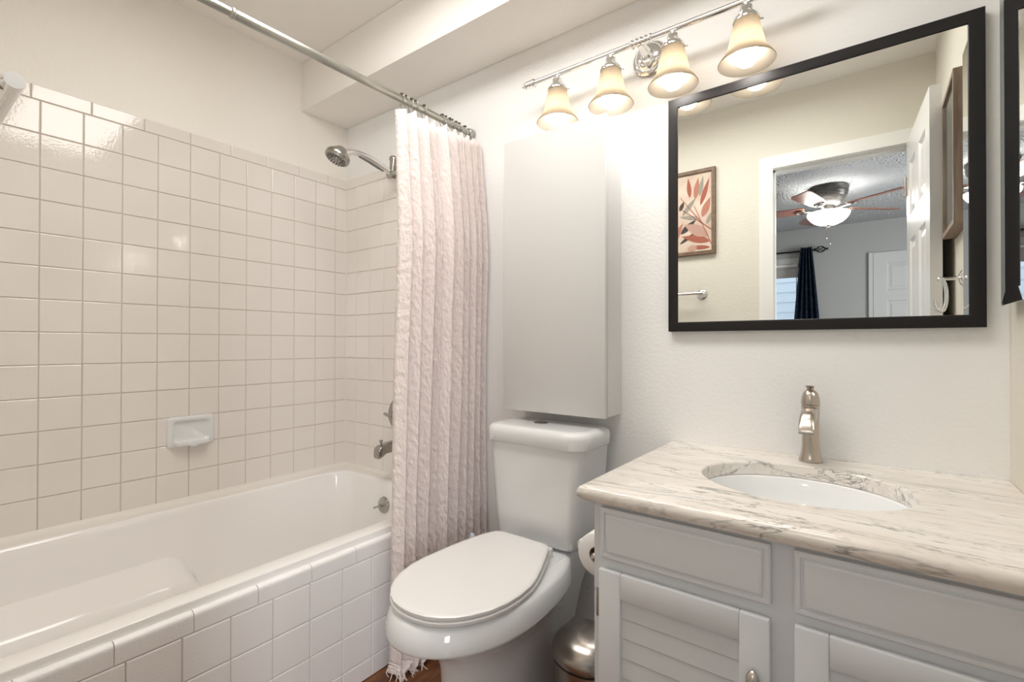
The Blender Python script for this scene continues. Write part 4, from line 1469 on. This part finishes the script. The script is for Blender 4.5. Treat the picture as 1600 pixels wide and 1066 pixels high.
b = BM()
for i in range(30):
    z = -0.6 + i * 0.145
    prism(b, [(-6.62, z), (-6.60, z), (-6.615, z + 0.145), (-6.63, z + 0.145)], lambda a, c, d_: Vector((d_, a, c)), -1.0, 1.36)
    prism(b, [(-6.62, z), (-6.60, z), (-6.615, z + 0.145), (-6.63, z + 0.145)], lambda a, c, d_: Vector((d_, a, c)), 1.36, 3.5)
o = obj('neighbour_house_wall', b, M['siding'], None, None, base=(1.2, -6.6, -0.6))
tag(o, 'pale blue horizontal house siding outside the bedroom window', 'house')
o['kind'] = 'structure'

# curtain rod and curtain
t = thing('window_curtain_rod', 'black curtain rod with wire cage finial in the mirror', 'curtain rod', (1.2, BYF, 2.18))
RB = BYF + 0.075
b = BM(); cyl(b, (0.55, RB, 2.178), (1.705, RB, 2.185), 0.0105, 16)
obj('rod_tube', b, M['blackmetal'], t, 40)
b = BM()
fx = 1.705
for k_ in range(6):
    pts = []
    for i in range(13):
        s = i / 12
        a = 2 * PI * k_ / 6 + s * 1.8
        rad = 0.032 * math.sin(PI * s) ** 0.9 + 0.004
        pts.append(Vector((fx + 0.10 * s, RB + rad * math.cos(a), 2.185 + rad * math.sin(a))))
    tube(b, pts, 0.0042, 6)
ball(b, (fx + 0.112, RB, 2.185), 0.013, n=12)
lathe(b, [(0.013, 0), (0.016, 0.008), (0.010, 0.014)], axis((fx - 0.012, RB, 2.185), (1, 0, 0)), 14)
obj('cage_finial', b, M['blackmetal'], t, 60)
for x in (0.7, 1.66):
    b = BM(); cyl(b, (x, BYF + 0.001, 2.18), (x, RB, 2.18), 0.008, 10)
    obj('rod_bracket', b, M['blackmetal'], t, 40)
t = thing('window_curtain', 'narrow dark navy curtain hanging from the black rod', 'curtain', (1.62, RB, 0.05))
b = BM()
rows = []
for i in range(61):
    zz = i / 60
    row = []
    w = 0.052 + 0.085 * min(1, zz * 2.1) ** 0.9
    cxm = 1.615 + 0.004 * zz
    for j in range(91):
        s = j / 90
        x = cxm + (s - 0.5) * 2 * w
        y = RB + 0.004 + 0.022 * math.sin(s * 2 * PI * 4.5 + 0.4) + 0.006 * noise.noise(Vector((s * 5, zz * 3, 1)))
        row.append(b.verts.new((x, y, 2.215 - zz * 2.15 + 0.008 * math.sin(s * 2 * PI * 4.5))))
    rows.append(row)
for i in range(60):
    for j in range(90):
        b.faces.new([rows[i][j], rows[i][j + 1], rows[i + 1][j + 1], rows[i + 1][j]])
o = obj('curtain_panel', b, M['navy'], t, 180)
md = o.modifiers.new('thickness', 'SOLIDIFY'); md.thickness = 0.003

# closet door of the bedroom
d, P3 = panel_door('door_2', (2.235, BYF + 0.018, 0.012), (1, 0, 0), (0, -1, 0), 0.76, 2.085, 0.017, M['beddoor'])
b = BM(); bx(b, 2.195, 2.232, BYF, BYF + 0.026, 0, 2.10)
obj('door_casing', b, M['beddoor'], d)

# ceiling fan
FC = Vector((1.918, -3.49, 0))
t = thing('ceiling_fan', 'dark flush ceiling fan with lit glass bowl in the bedroom', 'ceiling fan', (FC.x, FC.y, ZC))
b = BM()
lathe(b, [(0.150, ZC), (0.150, ZC - 0.02), (0.145, ZC - 0.03), (0.147, ZC - 0.045), (0.140, ZC - 0.075), (0.124, ZC - 0.105), (0.104, ZC - 0.130), (0.100, ZC - 0.140), (0.085, ZC - 0.150), (0.060, ZC - 0.165), (0.058, ZC - 0.215), (0.07, ZC - 0.22), (0.0, ZC - 0.222)], Matrix.Translation(FC), 40, cap=(True, False))
obj('motor_housing', b, M['fandark'], t, 40)
b = BM()
lathe(b, [(0.150, 2.232), (0.158, 2.228), (0.156, 2.214), (0.146, 2.196), (0.132, 2.178), (0.108, 2.155), (0.07, 2.137), (0.03, 2.131), (0, 2.130)], Matrix.Translation(FC), 40)
obj('glass_bowl', b, M['bowl'], t, 60, label='lit white glass bowl')
b = BM(); lathe(b, [(0.0, 2.134), (0.016, 2.133), (0.016, 2.125), (0.008, 2.115), (0.009, 2.108), (0, 2.105)], Matrix.Translation(FC), 16)
obj('bowl_finial', b, M['fandark'], t, 40)
for dx, L in ((-0.012, 0.10), (0.014, 0.15)):
    b = BM(); tube(b, [FC + Vector((dx, 0, 2.125)), FC + Vector((dx, 0, 2.115 - L))], 0.0012, 6); ball(b, FC + Vector((dx, 0, 2.112 - L)), 0.005, n=8)
    obj('pull_chain', b, M['nickel'], t, 60)
BLZ = 2.275
for k_ in range(5):
    ang = math.radians(33 + 72 * k_)
    Rz = Matrix.Translation((FC.x, FC.y, BLZ)) @ Matrix.Rotation(ang, 4, 'Z')
    tl = BM()
    secs = []
    for rr_, w in ((0.175, 0.046), (0.19, 0.055), (0.30, 0.062), (0.50, 0.070), (0.575, 0.070), (0.605, 0.060), (0.612, 0.048)):
        tilt = -0.20
        secs.append([Vector((rr_, w * c, w * c * tilt + h)) for c, h in ((-1, -0.003), (1, -0.003), (1, 0.003), (-1, 0.003))])
    loft(tl, secs)
    b = BM(); merge(b, tl, 0, Rz)
    bl = obj('fan_blade', b, M['blade'], t, 30)
    tl = BM()
    tube(tl, [(0.06, 0, -0.012), (0.10, 0.004, -0.018), (0.14, 0, -0.012), (0.20, 0, -0.008)], [0.011, 0.009, 0.010, 0.012], 10)
    ringp = [(0.205 + 0.034 * math.cos(a), 0.034 * math.sin(a), -0.010 - 0.2 * 0.034 * math.sin(a)) for a in [2 * PI * i / 20 for i in range(20)]]
    tube(tl, ringp, 0.006, 8, closed=True)
    b = BM(); merge(b, tl, 0, Rz)
    obj('blade_iron', b, M['fandark'], bl, 60)
